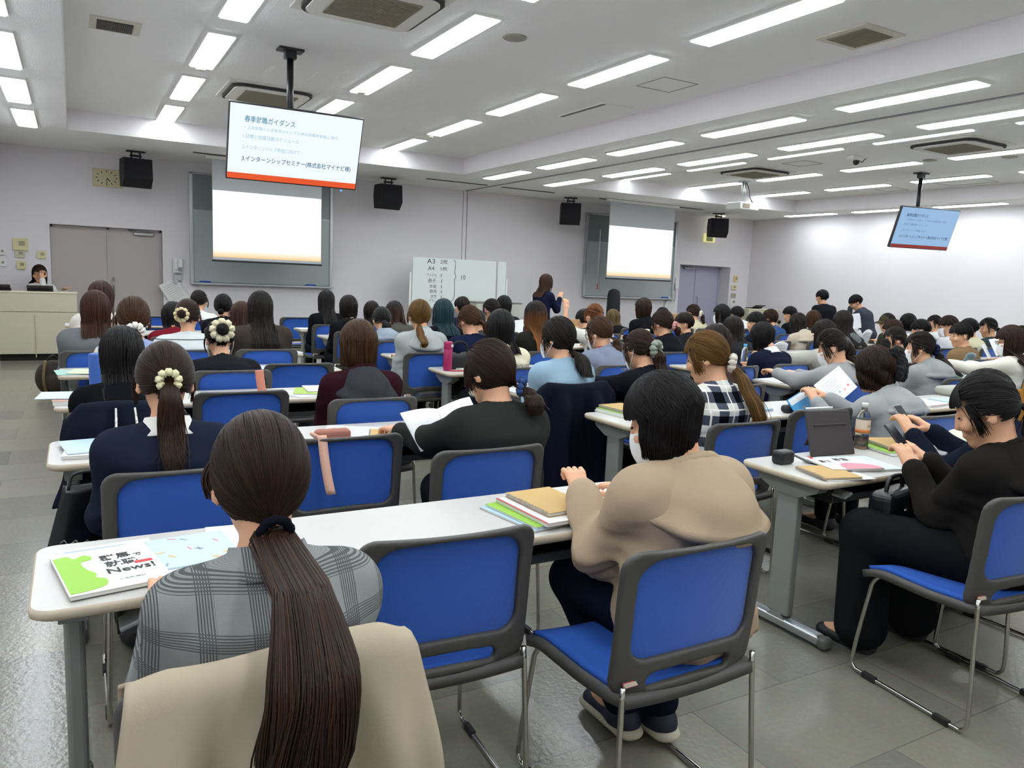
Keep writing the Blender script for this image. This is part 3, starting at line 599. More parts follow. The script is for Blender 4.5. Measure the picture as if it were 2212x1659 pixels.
# ------------------------------------------------------------------ tables
TZ = .70
M_top = mat('table_laminate', '#c0beb9', .38, var=.03, vscale=30); M_edge = mat('table_edge', '#c3b79f', .5); M_leg = mat('table_leg_grey', '#8e928e', .45, metal=.25); M_lever = mat('table_lever', '#a3a9a9', .4, metal=.3)
def rrect(hx, hy, r, n=6):
    P = []
    for cx_, cy_, t0 in ((hx-r, hy-r, 0), (-hx+r, hy-r, 90), (-hx+r, -hy+r, 180), (hx-r, -hy+r, 270)):
        for i in range(n+1): t = math.radians(t0+90*i/n); P.append((cx_+r*math.cos(t), cy_+r*math.sin(t)))
    return P
def table_proto():
    r = thing('table', '', 'table'); hx, hy = .94, .225
    t = MB(); rings = [(hx-.004, hy-.004, TZ), (hx, hy, TZ-.004), (hx, hy, TZ-.007)]
    t.prism(rrect(hx-.006, hy-.006, .045), -.004, o=(0, 0, TZ)).build('table_top', M_top, r)
    V = []; prof = [(.006, 0), (.001, -.004), (0, -.012), (.002, -.022), (.012, -.028)]; n = len(rrect(hx, hy, .05))
    for d, z in prof: V += [(a, b_, TZ+z) for a, b_ in rrect(hx-d, hy-d, .05-d*.5)]
    F = [(i*n+k, i*n+(k+1) % n, (i+1)*n+(k+1) % n, (i+1)*n+k) for i in range(len(prof)-1) for k in range(n)]+[tuple((len(prof)-1)*n+k for k in range(n))[::-1]]
    MB().add(V, F, True).build('edge_band', M_edge, r)
    s = MB().box((0, .02, TZ-.115), (1.52, .30, .012)).box((0, .165, TZ-.075), (1.52, .012, .09)).box((-.76, .02, TZ-.075), (.012, .3, .09)).box((.76, .02, TZ-.075), (.012, .3, .09)); s.build('under_shelf', mat('shelf_black', '#141413', .7), r)
    MB().box((0, -.128, TZ-.108), (1.52, .012, .03), .003).build('shelf_rail', mat('rail_grey', '#4b4c4b', .5), r)
    for sx in (-1, 1):
        x = sx*(hx-.085)
        l = MB(); l.box((x, .0, .345), (.045, .11, .56), .012, 3).build('leg', M_leg, r)
        leg = [o for o in COL.objects if o.parent is r and o.name.startswith('leg')][-1]
        MB().prism([(-.055, .045), (-.065, .02), (.065, .02), (.055, .045), (.02, .075), (-.02, .075)], .05, 'x', (x-.025, 0, 0)).box((x, 0, .035), (.058, .44, .04), .014, 3).build('foot', M_alu, leg)
        for y in (-.235, .235): MB().box((x, y, .031), (.062, .045, .05), .018, 3).tube([(x-.012, y*.86, .014), (x+.012, y*.86, .014)], .014, 10).build('end_cap', mat('cap_grey', '#5b5c58', .6), leg)
        MB().prism([(-.17, 0), (.17, 0), (.15, -.035), (.06, -.075), (-.06, -.075), (-.15, -.035)], .06, 'x', (x-.03, 0, TZ-.028)).build('bracket', M_leg, leg)
        MB().box((0, 0, 0), (.05, .27, .012), .004, M=Matrix.Translation((x-sx*.115, -.06, TZ-.075)) @ Matrix.Rotation(sx*.35, 4, 'Y')).build('folding_lever', M_lever, leg)
    return index_kids(r)
TB = table_proto(); TB_used = []
TABS = []
def table(x0, y0, label, rz=0):
    TABS.append((x0, y0))
    loc = (x0+.94, y0+.225, 0)
    if not TB_used: TB_used.append(1); TB.location = loc; TB['label'] = label; o = TB
    else: o = dup(TB, loc, rz, label)
    o['group'] = 'long folding lecture tables'; return o
NTH = ['nearest', 'second', 'third', 'fourth', 'fifth', 'sixth', 'seventh', 'eighth']
TA = [1.83, 3.19, 4.44, 5.68, 6.82, 7.9, 9.0, 10.1]; TBY = [1.92, 3.12, 4.25, 5.3, 6.38, 7.42, 8.45, 9.5]; TCY = [3.0, 4.07, 5.1, 6.15, 7.2, 8.2, 9.2]; TDY = [4.02, 5.1, 6.15, 7.2, 8.2, 9.2]; TEY = [5.1, 6.15, 7.2, 8.2, 9.2]
LA = ['nearest long pale table at lower left, with the green booklet on it', 'second table of the left column, in front of the navy sweater with white collar', 'third table from the camera in the left column, in front of the maroon hoodie', 'fourth table of the left column, in front of the flower-scrunchie bun', 'fifth table of the left column, in front of the striped sweater', 'sixth table of the left column, in front of the red top', 'seventh table of the left column, in front of the low knot and mask', 'eighth, farthest table of the left column near the double door']
LB = ['nearest table of the second column, carrying the dark tablet and tea bottle', 'second table of the second column, in front of the plaid shirt', 'third table of the second column, in front of the pale blue sweatshirt', 'fourth table of the second column, carrying the magenta flask', 'fifth table of the second column, in front of the pale grey hoodie', 'sixth table of the second column, in front of the teal-haired person', 'seventh table of the second column, in front of the dark bob and black shirt', 'eighth, farthest table of the second column, in front of the black suit and long hair']
LC = ['near table right of the curly updo, with the white rolled magazine', 'table in front of the writing girl in the grey sweatshirt', 'table in front of the navy sweater and white collar', 'table in front of the pink-scrunchie person', 'table in front of the long orange-brown ponytail', 'seventh-row table in front of the dark hoodie with the tall seat, third column', 'farthest table of the third column']
LD = ['table in front of the white fuzzy sweater', 'table in front of the brown vest, fourth column', 'table in front of the long black hair and dark grey hoodie, fourth column', 'table in front of the beige hooded coat, fourth column', 'fifth-row table of the fourth column', 'farthest table of the fourth column']
LE = ['nearest table of the column along the right wall', 'second table of the right wall column', 'table in front of the olive cap, right wall column', 'fourth table of the right wall column', 'farthest table of the right wall column, by the two suited men']
for y, l in zip(TA, LA): table(-.11, y, l)
for i, (y, l) in enumerate(zip(TBY, LB)): table(2.53-.015*i, y, l)
for y, l in zip(TCY, LC): table(4.87, y, l)
for y, l in zip(TDY, LD): table(7.2, y, l)
for y, l in zip(TEY, LE): table(9.55, y, l)
# ------------------------------------------------------------------ people
rng = np.random.default_rng(7)
M_skin = mat('skin', '#d9a684', .55, spec=.3, var=.06, vscale=14); M_eye = mat('eye_dark', '#241a16', .25); M_lip = mat('lip', '#b3695f', .5)
HAIRC = {'black': ('#070606', '#181413', None), 'soft': ('#0d0a08', '#241b15', None), 'dark': ('#150b06', '#3a2113', None), 'brown': ('#24140a', '#533519', None), 'red': ('#1f0f08', '#4a2817', None), 'ash': ('#3a2c18', '#74603c', None), 'teal': ('#0b1d22', '#1f434b', None), 'ombre': ('#0c0907', '#261b14', '#8a5524'), 'tipbrown': ('#0c0807', '#241812', '#47281b'), 'orange': ('#3d1e0a', '#85502a', None), 'light': ('#3a2410', '#75531f', None)}
def hair_mat(k):
    n = 'hair_'+k
    if n in _M: return _M[n]
    a, b_, t = HAIRC[k]; m = mat(n, a, .45, spec=.22); nt, b = nodes(m)
    at = nt.nodes.new('ShaderNodeAttribute'); at.attribute_name = 'shade'; mx = nt.nodes.new('ShaderNodeMix'); mx.data_type = 'RGBA'
    mx.inputs['A'].default_value = hexc(a); mx.inputs['B'].default_value = hexc(b_); nt.links.new(at.outputs['Fac'], mx.inputs['Factor'])
    out = mx.outputs['Result']
    if t:
        a2 = nt.nodes.new('ShaderNodeAttribute'); a2.attribute_name = 'tip'; m2 = nt.nodes.new('ShaderNodeMix'); m2.data_type = 'RGBA'; m2.inputs['B'].default_value = hexc(t)
        rp = nt.nodes.new('ShaderNodeMapRange'); rp.inputs[1].default_value = .4; rp.inputs[2].default_value = .85; nt.links.new(a2.outputs['Fac'], rp.inputs[0]); nt.links.new(rp.outputs[0], m2.inputs['Factor']); nt.links.new(out, m2.inputs['A']); out = m2.outputs['Result']
    nt.links.new(out, b.inputs['Base Color']); return m
_CL = {}
def cloth(col, kind='plain', **k):
    n = 'cloth_%s_%s' % (kind, col)
    if n in _M: return _M[n]
    if kind == 'plain': return mat(n, col, .95, spec=.06, bump=.12, bscale=260)
    m = mat(n, col, .95, spec=.06); nt, b = nodes(m); tc = nt.nodes.new('ShaderNodeTexCoord'); sp = nt.nodes.new('ShaderNodeSeparateXYZ'); nt.links.new(tc.outputs['Object'], sp.inputs[0])
    def mth(op, a, v=None, b2=None):
        q = nt.nodes.new('ShaderNodeMath'); q.operation = op
        for i, s in enumerate((a, v if b2 is None else b2)):
            if s is None: continue
            if isinstance(s, (int, float)): q.inputs[i].default_value = s
            else: nt.links.new(s, q.inputs[i])
        return q.outputs[0]
    def band(ax, per, wd, off=0.0): return mth('LESS_THAN', mth('FRACT', mth('DIVIDE', mth('ADD', sp.outputs[ax], 10+off), per)), wd)
    def mixc(fac, A, B):
        q = nt.nodes.new('ShaderNodeMix'); q.data_type = 'RGBA'; nt.links.new(fac, q.inputs['Factor'])
        for s, v in (('A', A), ('B', B)):
            if isinstance(v, str): q.inputs[s].default_value = hexc(v)
            else: nt.links.new(v, q.inputs[s])
        return q.outputs['Result']
    if kind == 'glen':
        fx, fz = band(0, .0046, .5), band(2, .0046, .5)
        bx, bz = band(0, .085, .36), band(2, .085, .36)
        c = mixc(mth('MULTIPLY', band(0, .002, .5), band(2, .002, .5)), '#8b8e8d', '#747776')
        c = mixc(mth('MULTIPLY', bx, fx), c, '#545757'); c = mixc(mth('MULTIPLY', bz, fz), c, '#575a5a')
    elif kind == 'plaid':
        bx, bz = band(0, .11, .45), band(2, .11, .45)
        c = mixc(bx, '#d2d2cb', '#4a505c'); c2 = mixc(bx, '#454a56', '#0b0d14'); c = mixc(bz, c, c2)
        c = mixc(mth('MULTIPLY', band(0, .11, .06, .035), 1.0), c, '#eceae2'); c = mixc(band(2, .11, .06, .035), c, '#e6e4dc')
    elif kind == 'bigplaid':
        bx, bz = band(0, .2, .5), band(2, .2, .5)
        c = mixc(bz, mixc(bx, '#d8d2bd', '#8fa0c4'), mixc(bx, '#a9b2c6', '#4d66a8'))
    elif kind == 'stripes':
        c = mixc(band(2, .075, .13), '#cfd6d6', '#6c7476')
    nt.links.new(c, b.inputs['Base Color']); return m
def hand_proto(h, curl, thumb=.5):
    """right hand, palm down, wrist at origin, fingers along +y"""
    g = SDF((-.075, -.04, -.09), (.06, .19, .04), h); c = math.radians(curl)
    g.cap((0, -.03, 0), (0, .02, 0), .023, .024, .02, (1.15, 1, .8))
    for x in (-.024, -.008, .008, .024): g.cap((x*.7, .012, 0), (x, .075, 0), .014, .0115, .012)
    for x, L, sp in ((-.028, .068, -.12), (-.0095, .076, -.03), (.009, .071, .05), (.0265, .055, .15)):
        p = np.array((x, .083, 0.)); a = .35*c
        for q, f in enumerate((.45, .30, .25)):
            d = np.array((math.sin(sp)*math.cos(a), math.cos(sp)*math.cos(a), -math.sin(a))); p2 = p+d*L*f
            g.cap(p, p2, .0088-.0009*q, .0082-.0009*q, .004); p = p2; a += c*(.85 if q == 0 else .6)
    p = np.array((-.026, .022, -.004)); d = np.array((-.75, .62, -.25-.3*thumb)); d /= np.linalg.norm(d)
    p2 = p+d*.036; g.cap(p, p2, .013, .0105, .012); d2 = np.array((-.35+.5*thumb, .9, -.3*thumb)); d2 /= np.linalg.norm(d2); p3 = p2+d2*.03; g.cap(p2, p3, .0102, .0095, .004); g.cap(p3, p3+d2*.02, .0095, .007, .004)
    return g.mesh()
_HP = {}
def hand(lod, kind):
    k = (lod, kind)
    if k not in _HP: _HP[k] = hand_proto((.0036, .0048, .0065)[lod], {'flat': 30, 'fist': 88, 'grip': 58}[kind], {'flat': .3, 'fist': 1, 'grip': .7}[kind])
    return _HP[k]
def rot(ax, a):
    c, s = math.cos(a), math.sin(a)
    return np.array({'x': ((1, 0, 0), (0, c, -s), (0, s, c)), 'y': ((c, 0, s), (0, 1, 0), (-s, 0, c)), 'z': ((c, -s, 0), (s, c, 0), (0, 0, 1))}[ax])
def strands(P, r, sides=3):
    """P (N,S,3) paths, r (N,S) radii -> verts, quads"""
    N, Sg, _ = P.shape; T = np.gradient(P, axis=1); T /= np.linalg.norm(T, axis=2, keepdims=True)+1e-9
    ref = rng.normal(size=(N, 1, 3)); ref = ref-T*(ref*T).sum(2, keepdims=True); X = ref/(np.linalg.norm(ref, axis=2, keepdims=True)+1e-9); Y = np.cross(T, X)
    an = 2*np.pi*np.arange(sides)/sides
    V = P[:, :, None]+r[:, :, None, None]*(X[:, :, None]*np.cos(an)[None, None, :, None]+Y[:, :, None]*np.sin(an)[None, None, :, None])
    i = np.arange(N)[:, None, None]*Sg*sides+np.arange(Sg-1)[None, :, None]*sides; k = np.arange(sides)[None, None]; k2 = (k+1) % sides
    F = np.stack([i+k, i+k2, i+sides+k2, i+sides+k], -1).reshape(-1, 4)
    return V.reshape(-1, 3), F
def slerp(d0, d1, t):
    w = np.arccos(np.clip((d0*d1).sum(-1, keepdims=True), -.999, .999)); s = np.sin(w)
    return (np.sin((1-t)*w)*d0+np.sin(t*w)*d1)/s
HS = 1.06
HC, HA = np.array((0, -.008, .018)), np.array((.083, .101, .104))      # hair ellipsoid in head space
def is_hair(p, tied):
    x, y, z = p[..., 0], p[..., 1], p[..., 2]
    face = (y > .012+.5*(z+.03)) & (z < .082) & (y > 0)
    ear = (np.abs(x) > .05) & (y > -.025) & (z < .0)
    nape = z < (-.062+(.02 if tied else 0)-.02*(np.abs(x) < .03))
    return ~(face | ear | nape)
def rand_dirs(n, tied):
    out = []
    while sum(len(a) for a in out) < n:
        d = rng.normal(size=(n*2, 3)); d /= np.linalg.norm(d, axis=1, keepdims=True); out.append(d[is_hair(HC+HA*d, tied)])
    return np.concatenate(out)[:n]
def build_hair(st, Rh, hc, yback, lod, sc):
    """hair in the person's space; st: style dict"""
    N = int((2600, 620, 200)[lod]*st.get('den', 1)); Sg = (16, 11, 8)[lod]; rad = (.0017, .0036, .0068)[lod]
    tied = st['t'] in ('pony', 'bun'); to = lambda q: hc+HS*(q @ Rh.T)
    VV, FF, SH, TP = [], [], [], []
    def addp(P, r, tip0=0, tip1=1):
        n, s_ = P.shape[:2]; V, F = strands(P, r); k = sum(len(v) for v in VV); VV.append(V); FF.append(F+k)
        sh = np.clip(rng.normal(.45, .25, n), 0, 1); SH.append(np.repeat(sh, s_*3)); TP.append(np.tile(np.repeat(np.linspace(tip0, tip1, s_), 3), n))
    # scalp cap
    nu, nv = (40, 26) if lod < 2 else (24, 16)
    th = np.linspace(0, 2*np.pi, nu, endpoint=False); ph = np.linspace(.02, np.pi-.02, nv)
    d = np.stack([np.outer(np.sin(ph), np.cos(th)), np.outer(np.sin(ph), np.sin(th)), np.outer(np.cos(ph), np.ones(nu))], -1)
    q = HC+HA*d*.985; ok = is_hair(q, tied); idx = np.arange(nu*nv).reshape(nv, nu); I2 = np.roll(idx, -1, 1); okr = np.roll(ok, -1, 1)
    F = np.stack([idx[:-1], idx[1:], I2[1:], I2[:-1]], -1); m = ok[:-1] & ok[1:] & okr[1:] & okr[:-1]
    VV.append(to(q.reshape(-1, 3))); FF.append(F[m]); SH.append(np.full(nu*nv, .3)); TP.append(np.zeros(nu*nv))
    t = np.linspace(0, 1, Sg)[None, :, None]; hoodz = st.get('_hood')
    def push(P, rho):
        """keep hair outside the back and shoulders"""
        z = P[..., 2]; yb = yback(z)-rho; neck = z < yback.zn
        P[..., 1] = np.where(neck, np.minimum(P[..., 1], yb), P[..., 1]); return P
    if tied:
        tie = np.array(st.get('tie', (0, -.1, -.03)), float); dt = (tie-HC)/HA; dt /= np.linalg.norm(dt)
        d0 = rand_dirs(N, True); dd = slerp(d0[:, None, :], dt[None, None, :], t)
        off = 1+rng.uniform(.0, .035, (N, 1, 1))+.02*np.sin(np.pi*t); P = to(HC+HA*dd*off)
        tw = to(tie); P = P*(1-t**8)+tw*(t**8)
        addp(P, rad*np.ones((N, Sg))*(1-.35*np.linspace(0, 1, Sg)), 0, .3)
    if st['t'] == 'pony':
        L = st.get('len', .3); wd = st.get('w', .035); Nt = int(N*st.get('tn', .55)); out = (tw-hc); out[2] *= .3; out /= np.linalg.norm(out)+1e-6
        side = st.get('side', 0)
        S2 = Sg+4; v = np.linspace(0, 1, S2)[None, :]; ve = rng.uniform(.82, 1.0, (Nt, 1))*(1-.25*(rng.random((Nt, 1)) < .12)); vv = v*ve
        up = st.get('up', 0.0)
        cz = tw[2]+up*np.sin(np.clip(vv*6, 0, np.pi))*.03-L*np.clip(vv-.03, 0, None); cy = tw[1]+out[1]*.055*sstep(0, .22, vv); cx_ = tw[0]+out[0]*.05*sstep(0, .2, vv)+side*vv*L*.5
        prof = np.interp(vv, [0, .06, .3, .6, .85, 1], [.35, .62, .95, 1, .75, st.get('end', .3)])*wd
        a = rng.uniform(0, 2*np.pi, (Nt, 1)); rr = np.sqrt(rng.random((Nt, 1))); wob = .006*np.sin(vv*rng.uniform(4, 9, (Nt, 1))+a*3)*vv*2
        P = np.stack([cx_+prof*rr*np.cos(a)+wob, cy+prof*.75*rr*np.sin(a)+wob*.5, cz], -1)
        ov = st.get('over'); yb = yback(P[..., 2])
        if ov: yb = np.minimum(yb, yb+(ov-yb)*sstep(1.12, .82, P[..., 2]))
        thick = prof*.75*(rr*np.sin(a)-1)-.02; P[..., 1] = np.where(P[..., 2] < yback.zn+.05, np.minimum(P[..., 1], yb+thick), P[..., 1])
        fly = rng.random(Nt) < st.get('fly', .012); P[fly] += (np.array([[1., -.3, .1]])*rng.normal(.0, .03, (fly.sum(), 1)))[:, None, :]*(v[..., None]**2)
        addp(P, rad*1.15*(1-.6*v**3)*np.ones((Nt, 1)), .25, 1)
    if st['t'] == 'bun':
        bc = to(tie+np.array(st.get('boff', (0, -.035, 0)))); br = st.get('br', .035); Nb = int(N*.35); a = rng.uniform(0, 2*np.pi, (Nb, 1)); v = np.linspace(0, 1, Sg)[None, :]
        ax = rng.normal(size=(Nb, 1, 3))*.35; ez = to(tie)-hc; ez /= np.linalg.norm(ez); ex = np.cross(ez, (0, 0, 1.)); ex /= np.linalg.norm(ex)+1e-6; ey = np.cross(ez, ex)
        el = rng.uniform(-.6, 1.35, (Nb, 1)); ang = a+v*2.6
        P = bc+br*(np.cos(el)[..., None]*(np.cos(ang)[..., None]*ex+np.sin(ang)[..., None]*ey)+np.sin(el+.2*np.sin(v*6))[..., None]*ez*.9)*rng.uniform(.82, 1.02, (Nb, 1, 1))
        addp(P, rad*1.2*np.ones((Nb, Sg)), .2, .6)
        b = bmesh.new(); bmesh.ops.create_uvsphere(b, u_segments=14, v_segments=9, radius=br*.9); k = sum(len(v_) for v_ in VV)
        VV.append(np.array([v_.co for v_ in b.verts])+bc); b.verts.index_update(); fs = [[v_.index+k for v_ in f.verts] for f in b.faces]; FF.append(np.array([f if len(f) == 4 else f+[f[-1]] for f in fs if len(f) == 4])); FF.append(np.array([f for f in fs if len(f) == 3])); SH.append(np.full(len(b.verts), .3)); TP.append(np.zeros(len(b.verts))); b.free()
    if st['t'] in ('down', 'short'):
        hem = st.get('hem', -.17); px_ = st.get('part', .0)
        n1 = N
        az = rng.uniform(-np.pi, np.pi, n1); az = np.where(np.abs(az) < (.95 if st['t'] == 'down' else .8), np.pi-az, az)   # angle from front (+y)
        lay = rng.uniform(0, 1, (n1, 1))
        d0 = np.stack([px_+rng.normal(0, .05, n1)+.12*np.sin(az), .15+rng.uniform(-.35, .45, n1), np.full(n1, .95)], -1); d0 /= np.linalg.norm(d0, axis=1, keepdims=True)
        if st['t'] == 'down':
            ze = rng.uniform(-.12, .0, n1)
        else: ze = np.where(np.abs(az) > 1.9, rng.uniform(-.55, -.1, n1), rng.uniform(-.1, .2, n1))
        d1 = np.stack([np.sin(az), np.cos(az), ze], -1); d1 /= np.linalg.norm(d1, axis=1, keepdims=True)
        ns = Sg//2+1 if st['t'] == 'down' else Sg; tt = np.linspace(0, 1, ns)[None, :, None]
        vol = st.get('vol', .06); dd = slerp(d0[:, None, :], d1[:, None, :], tt); off = 1+.01+lay[:, :, None]*vol*(.4+.6*tt)
        Pa = to(HC+HA*dd*off)
        if st['t'] == 'down':
            e = Pa[:, -1]; s2 = np.linspace(0, 1, Sg-ns+1)[1:][None, :]
            hz = (hc[2]+hem*rng.uniform(.9, 1.03, (n1, 1))+.06*(1-lay)*(st.get('layer', .3))); front = np.abs(az)[:, None] < 1.5
            hz = np.where(front, np.maximum(hz, hc[2]+hem*st.get('fr', 1)), hz)
            cxy = hc[:2]+(Rh @ np.array((0, -.01, 0)))[:2]; rel = e[:, None, :2]-cxy
            inn = st.get('inn', .25); shp = 1-inn*s2**1.6+st.get('flare', 0)*s2; wv = st.get('wave', .004)*np.sin(s2*rng.uniform(5, 9)+az[:, None]*5)
            xy = cxy+rel*(shp[..., None]); hz = np.maximum(hz, hoodz+rng.uniform(-.01, .012, hz.shape)) if hoodz is not None else hz; z = e[:, None, 2]+(hz-e[:, None, 2])*s2
            Pb = np.concatenate([xy, z[..., None]], -1); Pb[..., 0] += wv; Pb[..., 1] += wv*.6; Pb = push(Pb, .004+.02*lay)
            P = np.concatenate([Pa, Pb], 1)
        else: P = Pa+rng.normal(0, .004, (n1, 1, 3))*tt
        addp(P, rad*1.25*np.ones((n1, P.shape[1]))*(1-.55*np.linspace(0, 1, P.shape[1])**4))
        if st.get('bang', 1):
            nb = N//6; az = rng.uniform(-1.15, 1.15, nb); d0 = np.stack([.1*np.sin(az), np.full(nb, .35), np.full(nb, .93)], -1); d0 /= np.linalg.norm(d0, axis=1, keepdims=True)
            d1 = np.stack([np.sin(az), np.cos(az), .22-.1*np.abs(az)+rng.uniform(-.1, .1, nb)], -1); d1 /= np.linalg.norm(d1, axis=1, keepdims=True)
            tt = np.linspace(0, 1, Sg)[None, :, None]; P = to(HC+HA*slerp(d0[:, None, :], d1[:, None, :], tt)*(1.02+.05*tt)); addp(P, rad*1.2*np.ones((nb, Sg)), 0, .3)
    elif st.get('bang', 1):
        nb = N//10; az = rng.uniform(-.9, .9, nb); d0 = np.stack([.1*np.sin(az), np.full(nb, .45), np.full(nb, .9)], -1); d0 /= np.linalg.norm(d0, axis=1, keepdims=True)
        d1 = np.stack([np.sin(az), np.cos(az)+.1, .3+rng.uniform(-.08, .1, nb)], -1); d1 /= np.linalg.norm(d1, axis=1, keepdims=True)
        tt = np.linspace(0, 1, Sg)[None, :, None]; P = to(HC+HA*slerp(d0[:, None, :], d1[:, None, :], tt)*(1.02+.03*tt)); addp(P, rad*np.ones((nb, Sg)), 0, .3)
    if tied and st.get('lock', .07):
        nb = N//22; s_ = np.where(rng.random(nb) < .5, -1., 1.); L_ = st.get('lock', .07)*rng.uniform(.6, 1.1, nb)
        a0 = np.stack([s_*(.066+rng.normal(0, .003, nb)), .045+rng.normal(0, .008, nb), np.full(nb, .045)], -1); tt = np.linspace(0, 1, Sg)[None, :, None]
        b0 = a0+np.stack([s_*.016, -.008+rng.normal(0, .008, nb), -.045-L_], -1)
        P = a0[:, None]*(1-tt)+b0[:, None]*tt; P[..., 0] += s_[:, None]*.012*np.sin(np.pi*tt[..., 0]); addp(to(P), rad*np.ones((nb, Sg))*(1-.5*tt[..., 0]), 0, .5)
    me = mesh_np('hair', np.concatenate(VV), [f for f in FF])
    for nm, A in (('shade', SH), ('tip', TP)):
        a = me.attributes.new(nm, 'FLOAT', 'POINT'); a.data.foreach_set('value', np.concatenate(A).astype(np.float32))
    return me, (to(tie) if tied else None)
def torus_pts(c, ex, ey, R, n, amp=0, k=9): return [c+(ex*math.cos(a)+ey*math.sin(a))*(R*(1+amp*math.sin(k*a))) for a in [2*math.pi*i/n for i in range(n)]]
def person(label, u, v, Yh, yaw=0, pitch=8, roll=0, head=0, hair='black', style=None, top=('#222', 'plain', 'sweatshirt'), pants='#17181d', shoes='#1b1b1e', hl=None, hr=None, handk='flat', lod=2, stand=False, slouch=.07, mask=False, scr=None, glasses=False, wide=1.0, seat=True, fit=1.0, collar=None, cat='person', group='seated students', chairdx=0, chairrot=0, ponyscale=1, lean=None, legs=None, sole=None, bulk=0, handroll=(0, 0)):
    for _try in range(6):
        tgt = PY(u, v, Yh); zt = tgt.z; hd = math.radians(head); Rr = rot('z', hd)
        hipz = .85 if stand else .495
        Rh = rot('z', math.radians(yaw)) @ rot('x', -math.radians(pitch)) @ rot('y', math.radians(roll))
        def spine(al, sc):
            u_ = lambda a: np.array((0, math.sin(a), math.cos(a)))
            hip = np.array((0, 0, hipz)); wa = hip+.19*sc*u_(al-.05); ch = wa+.17*sc*u_(al+slouch); nb = ch+.125*sc*u_(al+2*slouch); pv = nb+.085*u_(al*.5+1.5*slouch+.1)
            hc = pv+Rh @ np.array((0, .024, .085)); tp = hc[2]+.128*HS
            return hip, wa, ch, nb, pv, hc, tp
        sc = 1.0; al = .08 if lean is None else lean
        def solve(fn, lo, hi):
            for _ in range(40):
                mid = (lo+hi)/2
                if fn(mid) > zt: hi = mid
                else: lo = mid
            return (lo+hi)/2
        if not stand:
            sc = solve(lambda q: spine(al, q)[6], .6, 1.3)
            if sc < .82 and lean is None: sc = .82; al = solve(lambda q: spine(-q, sc)[6], -1.1, -.1)*-1
            elif sc > 1.1 and lean is None: sc = 1.1; al = solve(lambda q: spine(-q, sc)[6], -.1, .1)*-1; sc = solve(lambda q: spine(al, q)[6], .6, 1.5)
        if stand:
            sp0 = spine(al, sc); hipz += zt-sp0[6]
        hip, wa, ch, nb, pv, hc, tp = spine(al, sc)
        hxy = Rr @ np.array((hc[0], hc[1], 0)); root = (tgt.x-hxy[0], tgt.y-hxy[1])
        if stand or not seat or lod == 0 or (hl is not None and lod == 1): break
        col_ = sorted(y0 for x0, y0 in TABS if x0-.25 < root[0] < x0+2.1)
        if not col_: break
        iv = [(f_, n_) for f_, n_ in zip([-9]+[y_+.45+.2 for y_ in col_], [y_-.2 for y_ in col_]+[99])]
        dl = min(((max(a_-root[1], 0)-max(root[1]-c_, 0)) for a_, c_ in iv), key=abs)
        if abs(dl) < .012: break
        Yh += dl*1.02
    R = thing('person', label, cat, (root[0], root[1], 0), hd, group)
    h = (.0075, .0105, .015)[lod]; W2 = .15*wide
    upd = nb-ch; upd = upd/np.linalg.norm(upd); fwd = np.array((0, upd[2], -upd[1]))
    sh = [nb-upd*.06+np.array((s*W2, 0, 0))+fwd*.015 for s in (-1, 1)]
    toloc = lambda p: (Rr.T @ (np.array((p[0]-root[0], p[1]-root[1], p[2]))))
    dz = TZ+.035; near = None
    if hl is None: hl = (-.13, max(hc[1], .1)+.17, dz) if not stand else (-.22, .04, .74)
    if hr is None: hr = (.13, max(hc[1], .1)+.20, dz) if not stand else (.22, .04, .74)
    arms = []
    for s, S0, T in ((-1, sh[0], hl), (1, sh[1], hr)):
        T = toloc(T[1:]) if T[0] == 'w' else np.array(T, float)
        L1, L2 = .265*max(sc, .93), .235*max(sc, .93); D = T-S0; d = np.linalg.norm(D)
        if d > L1+L2-.01: T = S0+D*(L1+L2-.01)/d; D = T-S0; d = np.linalg.norm(D)
        a = (L1*L1-L2*L2+d*d)/(2*d); hh = math.sqrt(max(L1*L1-a*a, 0)); ax = D/d; pole = np.array((s*.22, -.25, -1.0)); pole = pole-ax*(pole@ax); pole /= np.linalg.norm(pole)
        arms.append((S0, S0+ax*a+pole*hh, T))
    if stand: kn = [np.array((s*.09, .02, hipz*.53)) for s in (-1, 1)]; an = [np.array((s*.09, -.02, .085)) for s in (-1, 1)]
    else:
        kn = [np.array((s*.10, .41, .50)) for s in (-1, 1)]; an = [np.array((s*.10, .40, .09)) for s in (-1, 1)]
    if legs: kn = [np.array(p) for p in legs[0]]; an = [np.array(p) for p in legs[1]]
    allp = np.array([hip, wa, ch, nb, hc]+[q for A in arms for q in A]+kn+an); lo_, hi_ = allp.min(0)-.2, allp.max(0)+.2; lo_[2] = max(lo_[2], -.02)
    press = lambda x, y, z: (-.232+.07+.02+.62*x*x)-y-np.clip(z-.79, 0, None)*5
    # ---- body: one continuous surface
    g = SDF(lo_, hi_, h); ts = (1.42*wide, 1, 1)
    def torso(g, e, k=.05):
        g.cap(hip+np.array((0, .0, .02)), wa, .098+e, .083+e, k, ts); g.cap(wa, ch, .083+e, .098+e, k, ts); g.cap(ch, nb-upd*.06, .098+e, .066+e, k, ts); g.cap(sh[0], sh[1], .046+e, .046+e, k)
        g.ell(hip+np.array((0, -.01, .02)), (.165*wide+e, .12+e, .1+e), None, k)
    def neck(g, e=0, k=.03): g.cap(nb-upd*.03, pv+Rh @ np.array((0, -.005, .03)), .05+e, .047+e, k)
    torso(g, 0); neck(g); g.cap(nb, sh[0], .045, .04, .04); g.cap(nb, sh[1], .045, .04, .04)
    for A in arms: g.cap(A[0], A[1], .043, .036, .03); g.cap(A[1], A[2], .036, .024, .02)
